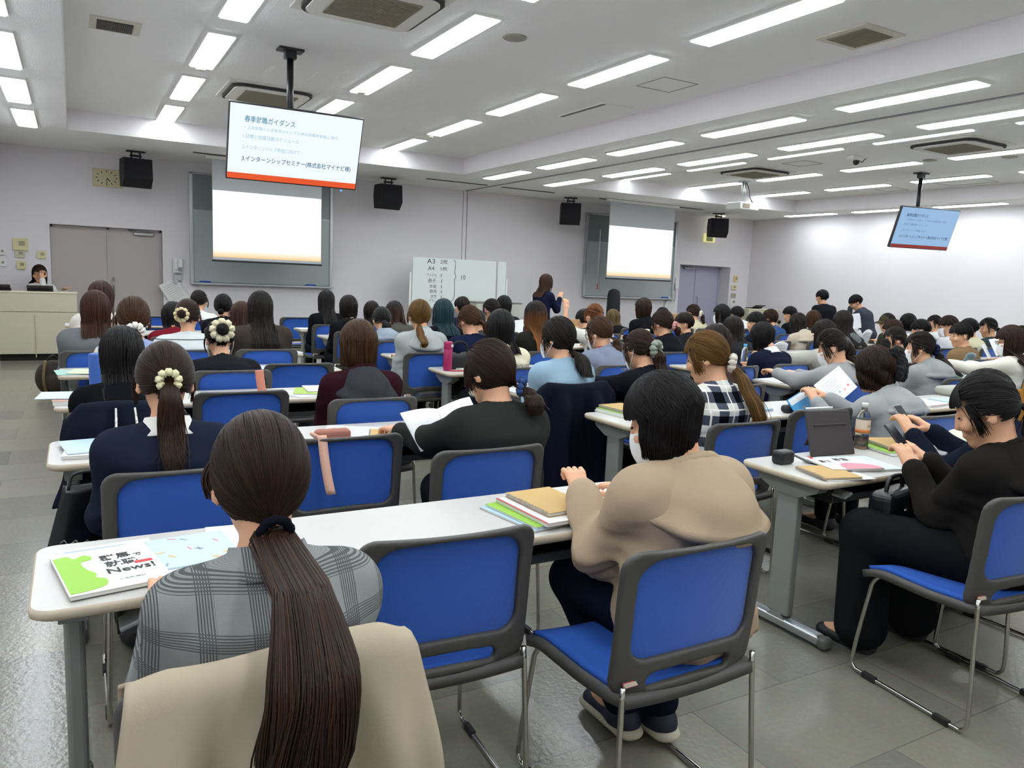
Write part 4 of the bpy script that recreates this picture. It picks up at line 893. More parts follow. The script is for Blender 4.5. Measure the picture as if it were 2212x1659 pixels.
    for s in (0, 1):
        g.cap(hip+np.array(((-1, 1)[s]*.085, .02, -.0)), kn[s], .078, .056, .03); g.cap(kn[s], an[s], .055, .036, .03); g.cap(an[s], an[s]+np.array((0, .15, -.045)), .036, .026, .03)
    H = lambda p: hc+HS*(Rh @ np.array(p, float))
    g.ell(H((0, -.008, .02)), (.073, .091, .096), Rh, .02); g.ell(H((0, .026, -.042)), (.057, .066, .082), Rh, .03); g.ell(H((0, .06, -.1)), (.026, .026, .022), Rh, .025)
    g.cap(H((0, .086, .004)), H((0, .098, -.034)), .007, .0105, .014); g.ell(H((0, .082, -.068)), (.021, .010, .009), Rh, .014)
    for s in (-1, 1):
        g.ell(H((s*.031, .098, .004)), (.017, .014, .012), Rh, .015, 's'); g.ell(H((s*.04, .07, -.03)), (.024, .022, .022), Rh, .02)
        if (style or {}).get('t', 'down') == 'down': continue
        g.ell(H((s*.077, -.004, -.012)), (.0095, .022, .033), Rh @ rot('z', -s*.35), .008)
        if lod < 2: g.ell(H((s*.087, .004, -.008)), (.008, .011, .018), Rh, .004, 's')
    if seat and not stand: g.cut(lambda x, y, z: press(x, y, z)+.006)
    V, F = g.mesh(); VL, FL = [V], [F]
    hk = handk if isinstance(handk, tuple) else (handk, handk)
    for i, (A, s) in enumerate(zip(arms, (-1, 1))):
        hv, hf = hand(min(lod, 1 if lod == 2 and (hk[i] != 'flat') else lod), hk[i]); hv = hv.copy()
        if s < 0: hv[:, 0] *= -1; hf = hf[:, ::-1]
        y = A[2]-A[1]; y /= np.linalg.norm(y)
        if hk[i] == 'flat' and not stand: y[2] *= .15; y /= np.linalg.norm(y)
        upv = np.array((0, 0, 1.)) if abs(y[2]) < .9 else np.array((0, -1., 0)); x = np.cross(y, upv); x /= np.linalg.norm(x); z = np.cross(x, y)
        hr_ = handroll[i]; x, z = x*math.cos(hr_)+z*math.sin(hr_), z*math.cos(hr_)-x*math.sin(hr_)
        k = sum(len(a) for a in VL); VL.append(A[2]+hv[:, :1]*x+hv[:, 1:2]*y+hv[:, 2:]*z); FL.append(hf+k)
    link('body', mesh_np('body', np.concatenate(VL), np.concatenate(FL)), R, M_skin)
    # ---- clothing
    col, kind, tname = top[:3]; hcol = top[3] if len(top) > 3 else col; e = {'shirt': .01, 'sweatshirt': .016, 'hoodie': .018, 'jacket': .014, 'coat': .024, 'sweater': .015, 'tshirt': .01, 'vest': .012}.get(tname, .02)+bulk
    g = SDF(lo_, hi_, h); torso(g, e, .06); sl = e*.95+.004
    if tname in ('hoodie', 'coat', 'sweatshirt', 'jacket'): g.cap(hip+np.array((0, .035, .0)), ch-upd*.02, .095+e*1.2, .09+e*.9, .06, ts)
    g.cap(nb-upd*.01, sh[0], .05, .046+e*.5, .05); g.cap(nb-upd*.01, sh[1], .05, .046+e*.5, .05)
    for A in arms:
        w_ = A[2]-A[1]; w_ = A[1]+w_*(.9 if tname != 'tshirt' else .01)
        g.cap(A[0], A[1], .047+sl, .040+sl, .045); g.cap(A[1], w_, .040+sl, .028+sl*.8, .03)
        if tname in ('hoodie', 'sweatshirt', 'coat'): g.cap(w_, w_+(A[2]-A[1])*.03, .03+sl*.7, .027+sl*.6, .008)
    if lod < 2 or tname in ('hoodie', 'coat', 'sweatshirt'):
        amp = (.0045 if tname != 'jacket' else .0025)*(1.5 if tname == 'coat' else 1); ph = rng.uniform(0, 6, 6)
        def fold(x, y, z):
            q = np.sin(z*23+7*x+ph[0])+np.sin(x*31-z*19+ph[1]+1.4*np.sin(y*17+ph[4]))*.8+np.sin(y*33+z*27+ph[2]+1.1*np.sin(x*21+ph[3]))*.8+.5*np.sin(55*x-38*z+ph[5]+np.sin(z*30))
            dg = np.sin((z*.75+np.abs(x)*.65-y*.2)*46+ph[2]+1.3*np.sin(x*14+ph[0]))**3
            lowr = sstep(nb[2]-.1, nb[2]-.3, z)
            return amp*(q*.6+dg*1.1*(.35+lowr))*sstep(nb[2]+.02, nb[2]-.1, z)
        g.disp(fold)
    if tname in ('hoodie', 'coat'):
        big = 1.1 if tname == 'coat' else .98; B3 = np.stack([np.array((1, 0, 0)), fwd, upd], 1)
        c0 = nb+upd*.008-fwd*.008; q = lambda a, m, dz_: c0+np.array((m*big*math.sin(a), 0, 0))+fwd*(m*.92*big*math.cos(a))-upd*(.035*math.cos(a)+dz_)
        for i in range(16):
            a = 2*math.pi*i/16; a2 = 2*math.pi*(i+1)/16
            g.cap(q(a, .073, .0), q(a2, .073, .0), .015*big, None, .012)
    elif tname in ('shirt', 'jacket'):
        c0 = nb+upd*.012-fwd*.004
        for i in range(16):
            a = 2*math.pi*i/16; a2 = 2*math.pi*(i+1)/16
            q = lambda a, m, dz_: c0+np.array((m*math.sin(a), 0, 0))+fwd*(m*.98*math.cos(a))-upd*(.05*max(0, math.cos(a))-dz_)
            g.cap(q(a, .060, .018), q(a2, .060, .018), .006, None, .006); g.cap(q(a, .067, .0), q(a2, .067, .0), .008, None, .008); g.cap(q(a, .078, -.022), q(a2, .078, -.022), .008, None, .012)
    else:
        c0 = nb-upd*.002
        for i in range(14):
            a = 2*math.pi*i/14; a2 = 2*math.pi*(i+1)/14; q = lambda a: c0+np.array((.062*math.sin(a), 0, 0))+fwd*(.06*math.cos(a))-upd*(.035*math.cos(a)); g.cap(q(a), q(a2), .0085, None, .01)
    g.cap(nb-upd*.02+fwd*.004, pv+upd*.1, .054, .058, .004, mode='s')
    if seat and not stand: g.cut(press)
    hem = hip[2]-(.06 if not stand else .12); g.cut(lambda x, y, z: hem-z+0*x+0*y)
    if not stand: g.cut(lambda x, y, z: (y-.2)-8*np.clip(z-.6, 0, None)+0*x)
    O = link(tname, mesh_np(tname, *g.mesh()), R, cloth(col, kind))
    if tname in ('hoodie', 'coat'):
        rows, ph3 = [], rng.uniform(0, 6, 4); c0 = nb+upd*.012-fwd*.006
        for b_, dR, dZ in [(t_, 0, 0) for t_ in np.linspace(0, 1, 20)]+[(1, -.006, -.007), (1, -.014, -.006), (1, -.02, .004)]:
            row = []
            for th in np.linspace(-2.5, 2.5, 61):
                bk = max(0, math.cos(th*.62))**1.6; cx2 = math.cos(th)
                fo = .006*b_*(math.sin(9*th+ph3[0]+2*b_)+.7*math.sin(5*th*(1+b_)+ph3[1]))+.005*math.sin(b_*11+2.5*abs(th)+ph3[2])*b_
                Rr_ = (.074+(.062+.034*bk)*b_+dR*(1+bk))*big+e*.6*b_+fo+.01*bk; dz_ = (.03*(1-b_)*bk-(.012+.155*bk)*b_**1.15)*big+dZ*(1+bk)-.02*(1-bk)*b_
                bul = (.026*math.sin(math.pi*min(1, b_*1.05))+.018*b_)*bk
                row.append(tuple(c0+np.array(((Rr_)*math.sin(th), 0, 0))-fwd*((Rr_*.93+bul)*cx2)+upd*dz_))
            rows.append(row)
        MB().sheet(np.array(rows)[::-1], thick=.004).build('hood', cloth(hcol, kind), R)
    if collar:
        m = MB(); c0 = nb+upd*.018-fwd*.004
        ring = lambda rad, dz_: [Vector(c0+np.array((rad*math.sin(a), 0, 0))+fwd*(rad*.97*math.cos(a))-upd*(.05*max(0, math.cos(a))-dz_)) for a in [2*math.pi*i/28 for i in range(29)]]
        m.sheet(np.array([[tuple(p) for p in ring(r_, z_)] for r_, z_ in ((.066, -.012), (.061, .024), (.066, .028), (.085, -.018), (.1, -.034))]), thick=.004); m.build('collar', cloth(collar) if collar != 'glen' else cloth(col, kind), R)
    g = SDF(lo_, hi_, h*1.15); pe = .012+(.02 if pants == 'wide' else 0); pc = '#16171a' if pants == 'wide' else pants
    g.ell(hip+np.array((0, -.01, .0)), (.17*wide, .125, .095), None, .03)
    for s in (0, 1): g.cap(hip+np.array(((-1, 1)[s]*.085, .02, -.0)), kn[s], .08+pe, .06+pe, .04); g.cap(kn[s], an[s]+np.array((0, 0, .03)), .06+pe, .042+pe*1.8, .03)
    if seat and not stand: g.cut(press)
    V, F = g.mesh()
    link('trousers', mesh_np('trousers', V, F), R, cloth(pc))
    for s in (0, 1):
        m = SDF(an[s]-np.array((.06, .1, .1)), an[s]+np.array((.06, .22, .06)), h*.8 if lod == 0 else h); fz = an[s][2]-.065
        fd = np.array((0, 1, 0)); m.cap(an[s]-np.array((0, .02, .02)), an[s]+np.array((0, 0, -.03)), .045, .045, .02); m.cap(an[s]+np.array((0, -.03, -.045)), an[s]+np.array((0, .15, -.05)), .04, .038, .03, (1, 1, .8)); m.cut(lambda x, y, z: fz-.02-z+0*x+0*y)
        so = link('shoe', mesh_np('shoe', *m.mesh()), R, mat('shoe_'+shoes, shoes, .6))
        if sole:
            m = SDF(an[s]-np.array((.07, .11, .12)), an[s]+np.array((.07, .24, .02)), .006); z0 = fz-.016; m.cap((an[s][0], an[s][1]-.035, z0+.018), (an[s][0], an[s][1]+.155, z0+.014), .05, .046, .01, (1, 1.05, .5)); m.cut(lambda x, y, z: z0-.002-z+0*x+0*y); link('sole', mesh_np('sole', *m.mesh()), so, mat('sole_'+sole, sole, .7))
    # ---- hair and details
    tz = np.array([0, hip[2], wa[2], ch[2], (nb-upd*.05)[2], nb[2], pv[2]]); ty = np.array([-.14, -.14, wa[1]-.1-e, ch[1]-.128-e, (nb-upd*.05)[1]-.10-e, nb[1]-.075, pv[1]-.05])
    def yb(z): return np.interp(z, tz, ty)
    class YB:
        zn = nb[2]+.02
        def __call__(s, z): return yb(z)
    st_ = dict(style or dict(t='down'))
    if tname in ('hoodie', 'coat') and st_['t'] == 'down' and st_.get('hem', -.17) > -.3: st_['_hood'] = nb[2]+(.045 if tname == 'coat' else .025)
    elif tname in ('hoodie', 'coat'): ty[2:5] -= np.array((.0, .03, .075)); ty[5] -= .03
    me, tie = build_hair(st_, Rh, hc, YB(), lod, sc); link('hair', me, R, hair_mat(hair))
    for s in (-1, 1): e_ = MB().ball((0, 0, 0), (.0125, .005, .0045), seg=8).build('eye', M_eye, R); e_.matrix_local = Matrix.Translation(H((s*.031, .0845, .003))) @ Matrix([list(r_) for r_ in Rh]).to_4x4()
    e_ = MB().ball((0, 0, 0), (.018, .004, .0035), seg=8).build('mouth', M_lip, R); e_.matrix_local = Matrix.Translation(H((0, .0895, -.068))) @ Matrix([list(r_) for r_ in Rh]).to_4x4()
    if scr and tie is not None:
        kind, c_, rad_, tub = scr; ez = tie-hc; ez[2] *= .35; ez /= np.linalg.norm(ez); ex = np.cross(ez, (0, 0, 1.)); ex /= np.linalg.norm(ex); ey = np.cross(ex, ez); n = 54
        cen = tie+ez*(.012 if kind != 'flower' else .02); pts = [Vector(p) for p in torus_pts(cen, ex, ey, rad_, n, .1 if kind == 'flower' else .05, 9)]
        rr = [tub*(1+(.45 if kind != 'band' else 0)*math.sin(i*2*math.pi*9/n)*(1 if i % 2 else .8)) for i in range(n)]
        MB().tube(pts, rr, 8, closed=True).build('scrunchie' if kind != 'band' else 'hair_tie', cloth(c_), R)
    if mask:
        P = []
        for zz in np.linspace(-.118, -.012, 9):
            f = (zz+.065)/.053; P.append([tuple(H((.07*math.sin(a), .022+(.093-.016*f*f)*math.cos(a)**.8, zz))) for a in np.linspace(-1.15, 1.15, 15)])
        MB().sheet(np.array(P), thick=.003).build('face_mask', mat('mask_white', '#e4e6e6', .8), R)
        for s in (-1, 1): MB().tube(spline([H((s*.064, .055, -.02)), H((s*.079, .0, .018)), H((s*.082, -.022, .0)), H((s*.078, .0, -.045)), H((s*.063, .05, -.1))], 14), .002, 5).build('mask_strap', mat('mask_white', '', .8), R)
    if glasses:
        gl = MB()
        for s in (-1, 1): gl.tube([H((s*.032+.021*math.cos(a), .1, .0+.017*math.sin(a))) for a in np.linspace(0, 6.283, 16)], .0018, 5).tube([H((s*.053, .099, .006)), H((s*.079, .0, .004))], .0018, 5)
        gl.tube([H((-.011, .102, .003)), H((.011, .102, .003))], .0018, 5); gl.build('glasses', M_black, R)
    R['_hip'] = 0; del R['_hip']
    if seat and not stand:
        cx_, cy_ = root; ca = hd+math.radians(chairrot)
        SEATS.append((cx_-.07*math.sin(ca), cy_+.07*math.cos(ca), ca, label))
    return R, dict(root=root, Rr=Rr, H=H, hc=hc, nb=nb, arms=arms, toloc=toloc, e=e, upd=upd, fwd=fwd, ch=ch)
SEATS = []
# ------------------------------------------------------------------ the people in the photograph
def pony(z=-.03, y=-.1, L=.28, w=.03, **k): return dict(t='pony', tie=(k.pop('x', 0), y, z), len=L, w=w, **k)
def bun(z=.02, y=-.1, br=.034, **k): return dict(t='bun', tie=(k.pop('x', 0), y, z), br=br, **k)
def down(hem=-.32, **k): return dict(t='down', hem=hem, **k)
BOB = down(-.15, inn=.22, vol=.1); LONG = down(-.36, inn=.12, vol=.09, layer=.4); XLONG = down(-.46, inn=.1, vol=.1, layer=.4); SHORT = dict(t='short', vol=.12)
G = {}
G['check'] = person('person in a grey checked jacket with a long low brown ponytail, nearest the camera', 562, 885, 1.50, pitch=14, hair='dark', style=pony(-.088, -.092, .385, .066, tn=.8, fly=.008, end=.1, side=-.28, den=1.3, lock=.03, over=-.262), top=('#8b8e8e', 'glen', 'jacket'), scr=('band', '#12131c', .026, .009), lod=0, bulk=.0, wide=.96, collar='glen', yaw=0, hl=(-.16, .36, TZ+.03), hr=(.16, .36, TZ+.03))
G['cream_scr'] = person('person in a navy sweater with white collar, brown ponytail in a cream scrunchie', 355, 735, 2.80, pitch=8, hair='dark', style=pony(-.0, -.1, .29, .036, tn=.8, den=1.2, end=.4), top=('#1d2333', 'plain', 'sweater'), collar='#e8e6df', scr=('flower', '#ded7b0', .026, .011), lod=0, wide=1.02)
G['suit'] = person('person in a dark grey suit jacket reading a booklet, low ponytail with blue scrunchie', 1060, 730, 2.76, yaw=24, pitch=16, hair='dark', style=pony(-.075, -.085, .115, .036, x=.045, den=1.2, end=.5), top=('#2a2b29', 'plain', 'jacket'), pants='#1b1c22', scr=('flower', '#3a4f80', .026, .012), lod=0, hl=('w', 1.22, 3.17, .75), hr=('w', 1.5, 3.17, .76), handk='grip', bulk=.006)
G['beige'] = person('person in a beige hooded coat and white mask with straight black hair', 1440, 800, 1.66, yaw=44, pitch=24, head=0, hair='black', style=down(-.225, inn=.18, vol=.09, den=1.3), top=('#a8947c', 'plain', 'coat'), pants='#121826', shoes='#171f33', sole='#c4bda6', mask=True, lod=0, collar='#aeaba2', hl=('w', 1.37, 1.92, .79), hr=('w', 1.62, 1.98, .75), handk=('fist', 'flat'), bulk=.008, legs=(((-.12, .40, .50), (.10, .40, .50)), ((.0, .26, .10), (.10, .20, .10))))
G['blackR'] = person('person in a faded black hooded jacket looking at a phone, at the right edge', 2136, 806, 1.55, yaw=34, pitch=26, head=4, hair='black', style=pony(-.01, -.1, .2, .035, den=1.2), top=('#1f1d1b', 'plain', 'hoodie'), pants='wide', shoes='#131314', lod=0, hl=('w', 2.86, 1.78, .78), hr=('w', 3.02, 1.82, .78), handk=('grip', 'grip'), legs=(((-.2, .42, .51), (.14, .44, .50)), ((-.2, .40, .1), (.1, .36, .1))))
G['navyR'] = person('person in a navy top bending over a phone behind the faded black jacket', 2140, 797, 1.92, yaw=12, pitch=30, hair='black', style=down(-.2, fr=.9), top=('#161b29', 'plain', 'sweatshirt'), lod=1, hl=('w', 3.44, 2.16, .80), hr=('w', 3.62, 2.18, .80), handk=('grip', 'grip'), seat=False)
G['plaid'] = person('person in a black and white plaid shirt, light brown ponytail in a white scrunchie', 1530, 712, 2.86, yaw=42, pitch=20, hair='light', style=pony(-.055, -.09, .34, .04, den=1.2, side=.12, end=.4), top=('#222', 'plaid', 'shirt'), scr=('flower', '#d8d2c4', .028, .016), lod=0)
G['curly'] = person('person in a grey hoodie holding up a blue booklet, short curly hair', 1895, 748, 2.80, yaw=10, pitch=12, hair='dark', style=down(-.12, inn=.3, vol=.22, wave=.012, part=.1), top=('#9a9d9c', 'plain', 'hoodie'), lod=0, hl=('w', 3.88, 3.06, .79), hr=('w', 4.03, 3.1, .8), handk='grip')
G['hood'] = person('person in a maroon hoodie with a dark grey hood and a brown bob', 775, 690, 3.98, pitch=14, hair='brown', style=down(-.118, inn=.16, vol=.14), top=('#2c1119', 'plain', 'hoodie', '#34363a'), lod=0)
G['blue'] = person('person in a pale blue sweatshirt and mask with a low dark ponytail', 1208, 682, 4.02, yaw=26, pitch=6, hair='soft', style=pony(-.085, -.085, .15, .046, end=.8, x=.01), top=('#8fabbd', 'plain', 'sweatshirt'), mask=True, lod=1)
G['sage'] = person('person in a black sweater writing with a pink pen, sage green scrunchie', 1385, 710, 4.0, yaw=8, pitch=18, hair='dark', style=pony(-.02, -.095, .2, .04, x=.02), top=('#15161d', 'plain', 'sweatshirt'), scr=('flower', '#8e9787', .034, .021), mask=True, lod=1, hl=('w', 3.02, 4.40, .80), hr=('w', 3.3, 4.42, .745), handk=('grip', 'flat'))
G['greyblack'] = person('person in a dark grey top with half-up brown-ended black hair, behind the plaid shirt', 1548, 700, 3.9, pitch=12, hair='tipbrown', style=XLONG, top=('#2b2a2b', 'plain', 'sweater'), lod=1)
G['text'] = person('person in a cream T-shirt with printed lettering and shoulder-length black hair', 1082, 668, 4.92, pitch=10, hair='black', style=down(-.185, inn=.12, vol=.12), top=('#d9d2b8', 'plain', 'tshirt'), lod=1)
G['lav'] = person('person in a lavender grey hoodie with a red inner collar, brown low ponytail', 1297, 682, 4.95, yaw=22, pitch=20, hair='brown', style=pony(-.06, -.09, .13, .03), top=('#7c8496', 'plain', 'hoodie'), mask=True, glasses=True, lod=1, collar='#9c2436')
G['pink'] = person('person in a black hoodie with a pale pink scrunchie', 1432, 668, 5.78, yaw=20, pitch=10, hair='dark', style=pony(-.035, -.098, .1, .03, x=.02), top=('#16181d', 'plain', 'hoodie'), scr=('flower', '#cf9a97', .026, .015), lod=1)
G['a3'] = person('person in a black sweater with black hair over the neck, behind the cream scrunchie', 262, 703, 4.05, pitch=12, hair='black', style=down(-.27, inn=.2, vol=.08), top=('#0f1014', 'plain', 'sweater'), lod=1)
G['a7'] = person('person in a black sweater with a black bun in a large cream flower scrunchie', 474, 690, 5.3, pitch=20, hair='black', style=bun(.03, -.1, .036), top=('#1b1c20', 'plain', 'sweatshirt'), scr=('flower', '#d9d2b2', .05, .022), mask=True, lod=1, wide=1.1)
G['a4'] = person('person in a blue and cream plaid shirt with brown hair tied in a white scrunchie', 287, 638, 5.22, pitch=6, hair='brown', style=pony(-.075, -.095, .1, .03), top=('#aaa', 'bigplaid', 'shirt'), scr=('flower', '#e2ded6', .032, .019), lod=1)
G['a13'] = person('person in a brown sweater with long straight black hair in the left block', 562, 628, 6.15, pitch=8, hair='soft', style=down(-.36, inn=.05, vol=.1, flare=.1), top=('#3d3530', 'plain', 'sweater'), lod=1, wide=1.12)
G['a5'] = person('person in a grey sweater with a reddish bob beside the cream lectern', 205, 627, 6.4, pitch=8, hair='red', style=down(-.2, inn=.05, vol=.12), top=('#66696b', 'plain', 'sweatshirt'), lod=1, wide=1.15)
G['a8'] = person('person in a white fluffy striped sweater with a bun in a cream scrunchie', 405, 645, 6.3, pitch=14, yaw=-10, hair='dark', style=bun(-.01, -.1, .03, x=-.03), top=('#cfd6d6', 'stripes', 'sweater'), scr=('flower', '#d3c39b', .035, .018), lod=1, wide=1.12)
G['a6'] = person('person in a white coat with red-brown hair nearest the cream lectern', 217, 607, 7.5, pitch=4, hair='red', style=down(-.3, vol=.12), top=('#ccc6bd', 'plain', 'coat'), lod=2)
G['a9'] = person('person in a dark red top with short black hair, partly hidden in the left block', 373, 652, 7.72, pitch=14, hair='black', style=BOB, top=('#6d1724', 'plain', 'sweatshirt'))
G['a12'] = person('person with brown hair half hidden behind the brown sweater', 521, 651, 7.75, pitch=14, hair='red', style=LONG, top=('#4c5866', 'plain', 'sweater'))
G['a10'] = person('person in a white top with a brown-black ponytail, front of the left block', 430, 626, 9.95, yaw=-28, pitch=4, hair='soft', style=pony(.0, -.09, .3, .04, x=-.02), top=('#d9d8d2', 'plain', 'shirt'))
G['a11'] = person('person in a black top with a low knot and mask, front left', 482, 634, 8.9, yaw=-20, pitch=8, hair='black', style=bun(-.07, -.085, .026), top=('#17171a', 'plain', 'sweater'), mask=True)
G['cen'] = person('person in a black suit with long straight black hair in the front row', 705, 626, 9.1, pitch=6, hair='black', style=down(-.36, inn=.15, vol=.06), top=('#121318', 'plain', 'jacket'))
G['bobk'] = person('person in a black high-neck top with a black bob, left of the second column', 753, 637, 8.0, pitch=14, hair='soft', style=BOB, top=('#15161a', 'plain', 'shirt'), lod=1)
G['b21'] = person('person in a pale grey hoodie with light brown low ponytail, second column', 907, 645, 6.05, pitch=10, hair='light', style=pony(-.09, -.08, .18, .03, x=-.04, side=-.15), top=('#a3a7a5', 'plain', 'hoodie'), lod=1)
G['b19'] = person('person in a blue-grey hoodie with a black ponytail, left of the pale grey hoodie', 825, 662, 7.02, yaw=-8, pitch=20, hair='black', style=pony(-.03, -.1, .22, .035, side=.25, end=.8), top=('#8d98a3', 'plain', 'hoodie'))
G['b18'] = person('person in black with dark bobbed hair and glasses behind the blue-grey hoodie', 803, 650, 9.1, pitch=10, hair='soft', style=BOB, top=('#17181c', 'plain', 'sweater'), glasses=True)
G['b20'] = person('person with long brown hair between the two grey hoodies', 852, 650, 8.05, pitch=12, hair='tipbrown', style=XLONG, top=('#4b4a44', 'plain', 'sweater'))
G['teal'] = person('person with teal dyed hair and a black sweater', 958, 645, 7.05, pitch=10, hair='teal', style=down(-.23, inn=.12, vol=.12, flare=.15), top=('#14151a', 'plain', 'sweater'), lod=1)
G['b24'] = person('person in a navy sweatshirt and glasses with a short brown ponytail', 1015, 658, 6.05, yaw=14, pitch=16, hair='brown', style=pony(-.02, -.095, .14, .03, x=.03, side=.5), top=('#171d36', 'plain', 'sweatshirt'), glasses=True, lod=1, wide=1.1)
G['b23'] = person('person in navy with short dark hair in front of the movable whiteboard', 999, 641, 9.2, pitch=8, hair='soft', style=SHORT, top=('#1a2338', 'plain', 'sweater'))
G['b25'] = person('person with a dark bun low between the navy sweatshirt and the cream T-shirt', 1030, 668, 7.1, pitch=24, hair='soft', style=bun(-.04, -.09, .03), top=('#3c3a3c', 'plain', 'sweater'))
G['b26'] = person('person with a pink hair clip and dark ponytail before the movable whiteboard', 1062, 645, 8.1, yaw=24, pitch=10, hair='soft', style=pony(-.02, -.095, .15, .03, x=.03), top=('#24262c', 'plain', 'sweater'))
G['b27'] = person('person in a dark top with a round black bob before the pale grey lectern', 1089, 638, 9.15, pitch=8, hair='black', style=BOB, top=('#242429', 'plain', 'sweater'))
G['ombre'] = person('person with long dark hair fading to caramel, in a dark top', 1158, 650, 6.0, pitch=8, hair='ombre', style=down(-.42, inn=.02, vol=.14, flare=.12), top=('#24231f', 'plain', 'sweater'), lod=1)
G['orange'] = person('person in a white top with an orange-brown ponytail and one arm raised', 1285, 655, 6.9, pitch=6, hair='orange', style=pony(.02, -.1, .34, .05, side=-.35, end=.7), top=('#d3d1c8', 'plain', 'tshirt'), hl=('w', 4.72, 7.1, 1.14), handk=('fist', 'flat'))
G['b33'] = person('person with short black hair left of the raised arm', 1262, 668, 8.0, pitch=16, hair='black', style=SHORT, top=('#2c2b2d', 'plain', 'sweater'))
G['ash'] = person('person with ash-brown straight hair and a black top behind the cream flask', 1325, 668, 8.9, pitch=12, hair='ash', style=down(-.24, inn=.1, vol=.1), top=('#141417', 'plain', 'tshirt'))
G['b40'] = person('person in a black hooded top with dark brown hair sitting tall', 1390, 643, 7.75, yaw=10, pitch=2, hair='dark', style=BOB, top=('#121318', 'plain', 'hoodie'))
G['b42'] = person('person with a small black bun behind the pink scrunchie', 1432, 663, 8.85, pitch=14, hair='black', style=bun(-.05, -.09, .03), top=('#2a2a2e', 'plain', 'sweater'))
G['b43'] = person('person in a dark jacket with short dark hair turning left', 1478, 675, 6.75, yaw=62, pitch=6, hair='soft', style=SHORT, top=('#1d1d20', 'plain', 'jacket'), lod=1)
G['b44'] = person('person in a cream top with a white scrunchie and dark ponytail near the lavender door', 1498, 657, 8.9, yaw=14, pitch=8, hair='dark', style=pony(-.02, -.095, .16, .03, x=.03), top=('#c9c3a2', 'plain', 'tshirt'), scr=('flower', '#e3dcc6', .03, .018))
G['b46'] = person('person with long straight black hair behind the half-up hair', 1585, 682, 5.85, pitch=10, hair='soft', style=XLONG, top=('#26262a', 'plain', 'sweater'), lod=1)
G['b47'] = person('person in a white top with a short black bob and mask, far right block', 1560, 657, 7.85, yaw=26, pitch=8, hair='black', style=BOB, top=('#d9dadc', 'plain', 'sweatshirt'), mask=True)
G['b48'] = person('person in a white hoodie with short black hair before the wall switches', 1593, 662, 8.85, pitch=14, hair='black', style=SHORT, top=('#dcdcd8', 'plain', 'hoodie'))
G['b49'] = person('person in a dark navy top with round black hair left of the blue top', 1633, 674, 6.85, yaw=28, pitch=10, hair='black', style=SHORT, top=('#161b28', 'plain', 'sweatshirt'))
G['b50'] = person('person in a blue top with a low brown knot, far right block', 1665, 667, 7.85, yaw=22, pitch=10, hair='dark', style=bun(-.07, -.085, .022), top=('#33507f', 'plain', 'tshirt'))
G['navy'] = person('person in a navy sweater and white collar with a black bob', 1650, 695, 4.78, yaw=16, pitch=26, hair='black', style=BOB, top=('#171c2d', 'plain', 'sweater'), collar='#dfe0e2', lod=1, wide=1.05)
G['b52'] = person('person in a black top with short black hair beside the right lectern', 1707, 662, 8.55, yaw=30, pitch=12, hair='black', style=SHORT, top=('#17181b', 'plain', 'sweatshirt'))
G['b53'] = person('person in a beige hooded coat with dark hair, fourth column', 1725, 676, 6.85, yaw=10, pitch=10, hair='soft', style=LONG, top=('#b7ab98', 'plain', 'coat'))
G['b54'] = person('person with a rounded brown head of hair below the suited men', 1758, 670, 7.9, pitch=10, hair='brown', style=LONG, top=('#34302c', 'plain', 'sweater'))
G['b55'] = person('person in a pale grey quilted coat reading, behind the grey sweatshirt', 1783, 690, 4.75, yaw=20, pitch=16, hair='soft', style=LONG, top=('#a9a79c', 'plain', 'coat'), lod=1, hl=('w', 5.62, 5.1, .84), hr=('w', 5.85, 5.15, .8), handk='grip')
G['grey56'] = person('person in a grey sweatshirt and mask with a long dark red-brown ponytail', 1800, 710, 3.78, yaw=40, pitch=24, hair='tipbrown', style=pony(.02, -.095, .45, .045, x=.02, side=.15), top=('#9a9b9b', 'plain', 'sweatshirt'), mask=True, lod=1, hl=('w', 4.78, 4.2, .80), hr=('w', 5.0, 4.25, .78), handk='grip')
G['b57'] = person('person in a dark grey hoodie with long black hair, right block', 1822, 670, 5.85, pitch=10, hair='soft', style=XLONG, top=('#5c5f5f', 'plain', 'hoodie'), lod=1)
G['c61'] = person('person in a grey hoodie and mask with a curly dark ponytail in a navy scrunchie', 1990, 715, 3.72, yaw=38, pitch=8, hair='soft', style=pony(-.03, -.1, .2, .04, wave=.02, x=.02), top=('#8e9190', 'plain', 'hoodie'), mask=True, scr=('flower', '#1d2342', .028, .016), lod=1)
G['c62'] = person('person in a dark brown top with a white flower scrunchie looking left', 1935, 705, 4.75, yaw=58, pitch=10, hair='soft', style=pony(.0, -.1, .16, .035), top=('#3b2c26', 'plain', 'sweater'), scr=('flower', '#e6e0cf', .028, .017), lod=1)
G['cap'] = person('person wearing an olive cap and glasses looking left', 1918, 677, 7.3, yaw=62, pitch=6, hair='black', style=SHORT, top=('#3a382f', 'plain', 'jacket'), glasses=True)
G['c64'] = person('person in black with dark brown hair reading a white leaflet, right block', 1930, 690, 5.8, yaw=25, pitch=14, hair='dark', style=BOB, top=('#161618', 'plain', 'sweater'))
G['c65'] = person('person in a grey top with a smooth black bob near the right wall', 1963, 677, 7.3, pitch=12, yaw=12, hair='black', style=BOB, top=('#9fa3a8', 'plain', 'sweatshirt'))
G['c66'] = person('person with short black hair and a denim blue top, right block', 1990, 690, 5.82, yaw=36, pitch=12, hair='black', style=SHORT, top=('#8793ae', 'plain', 'shirt'))
G['c67'] = person('person in a white T-shirt with a short dark ponytail, profile to the left', 2020, 680, 7.3, yaw=66, pitch=8, hair='soft', style=pony(-.04, -.095, .08, .03), top=('#d6d6d4', 'plain', 'tshirt'))
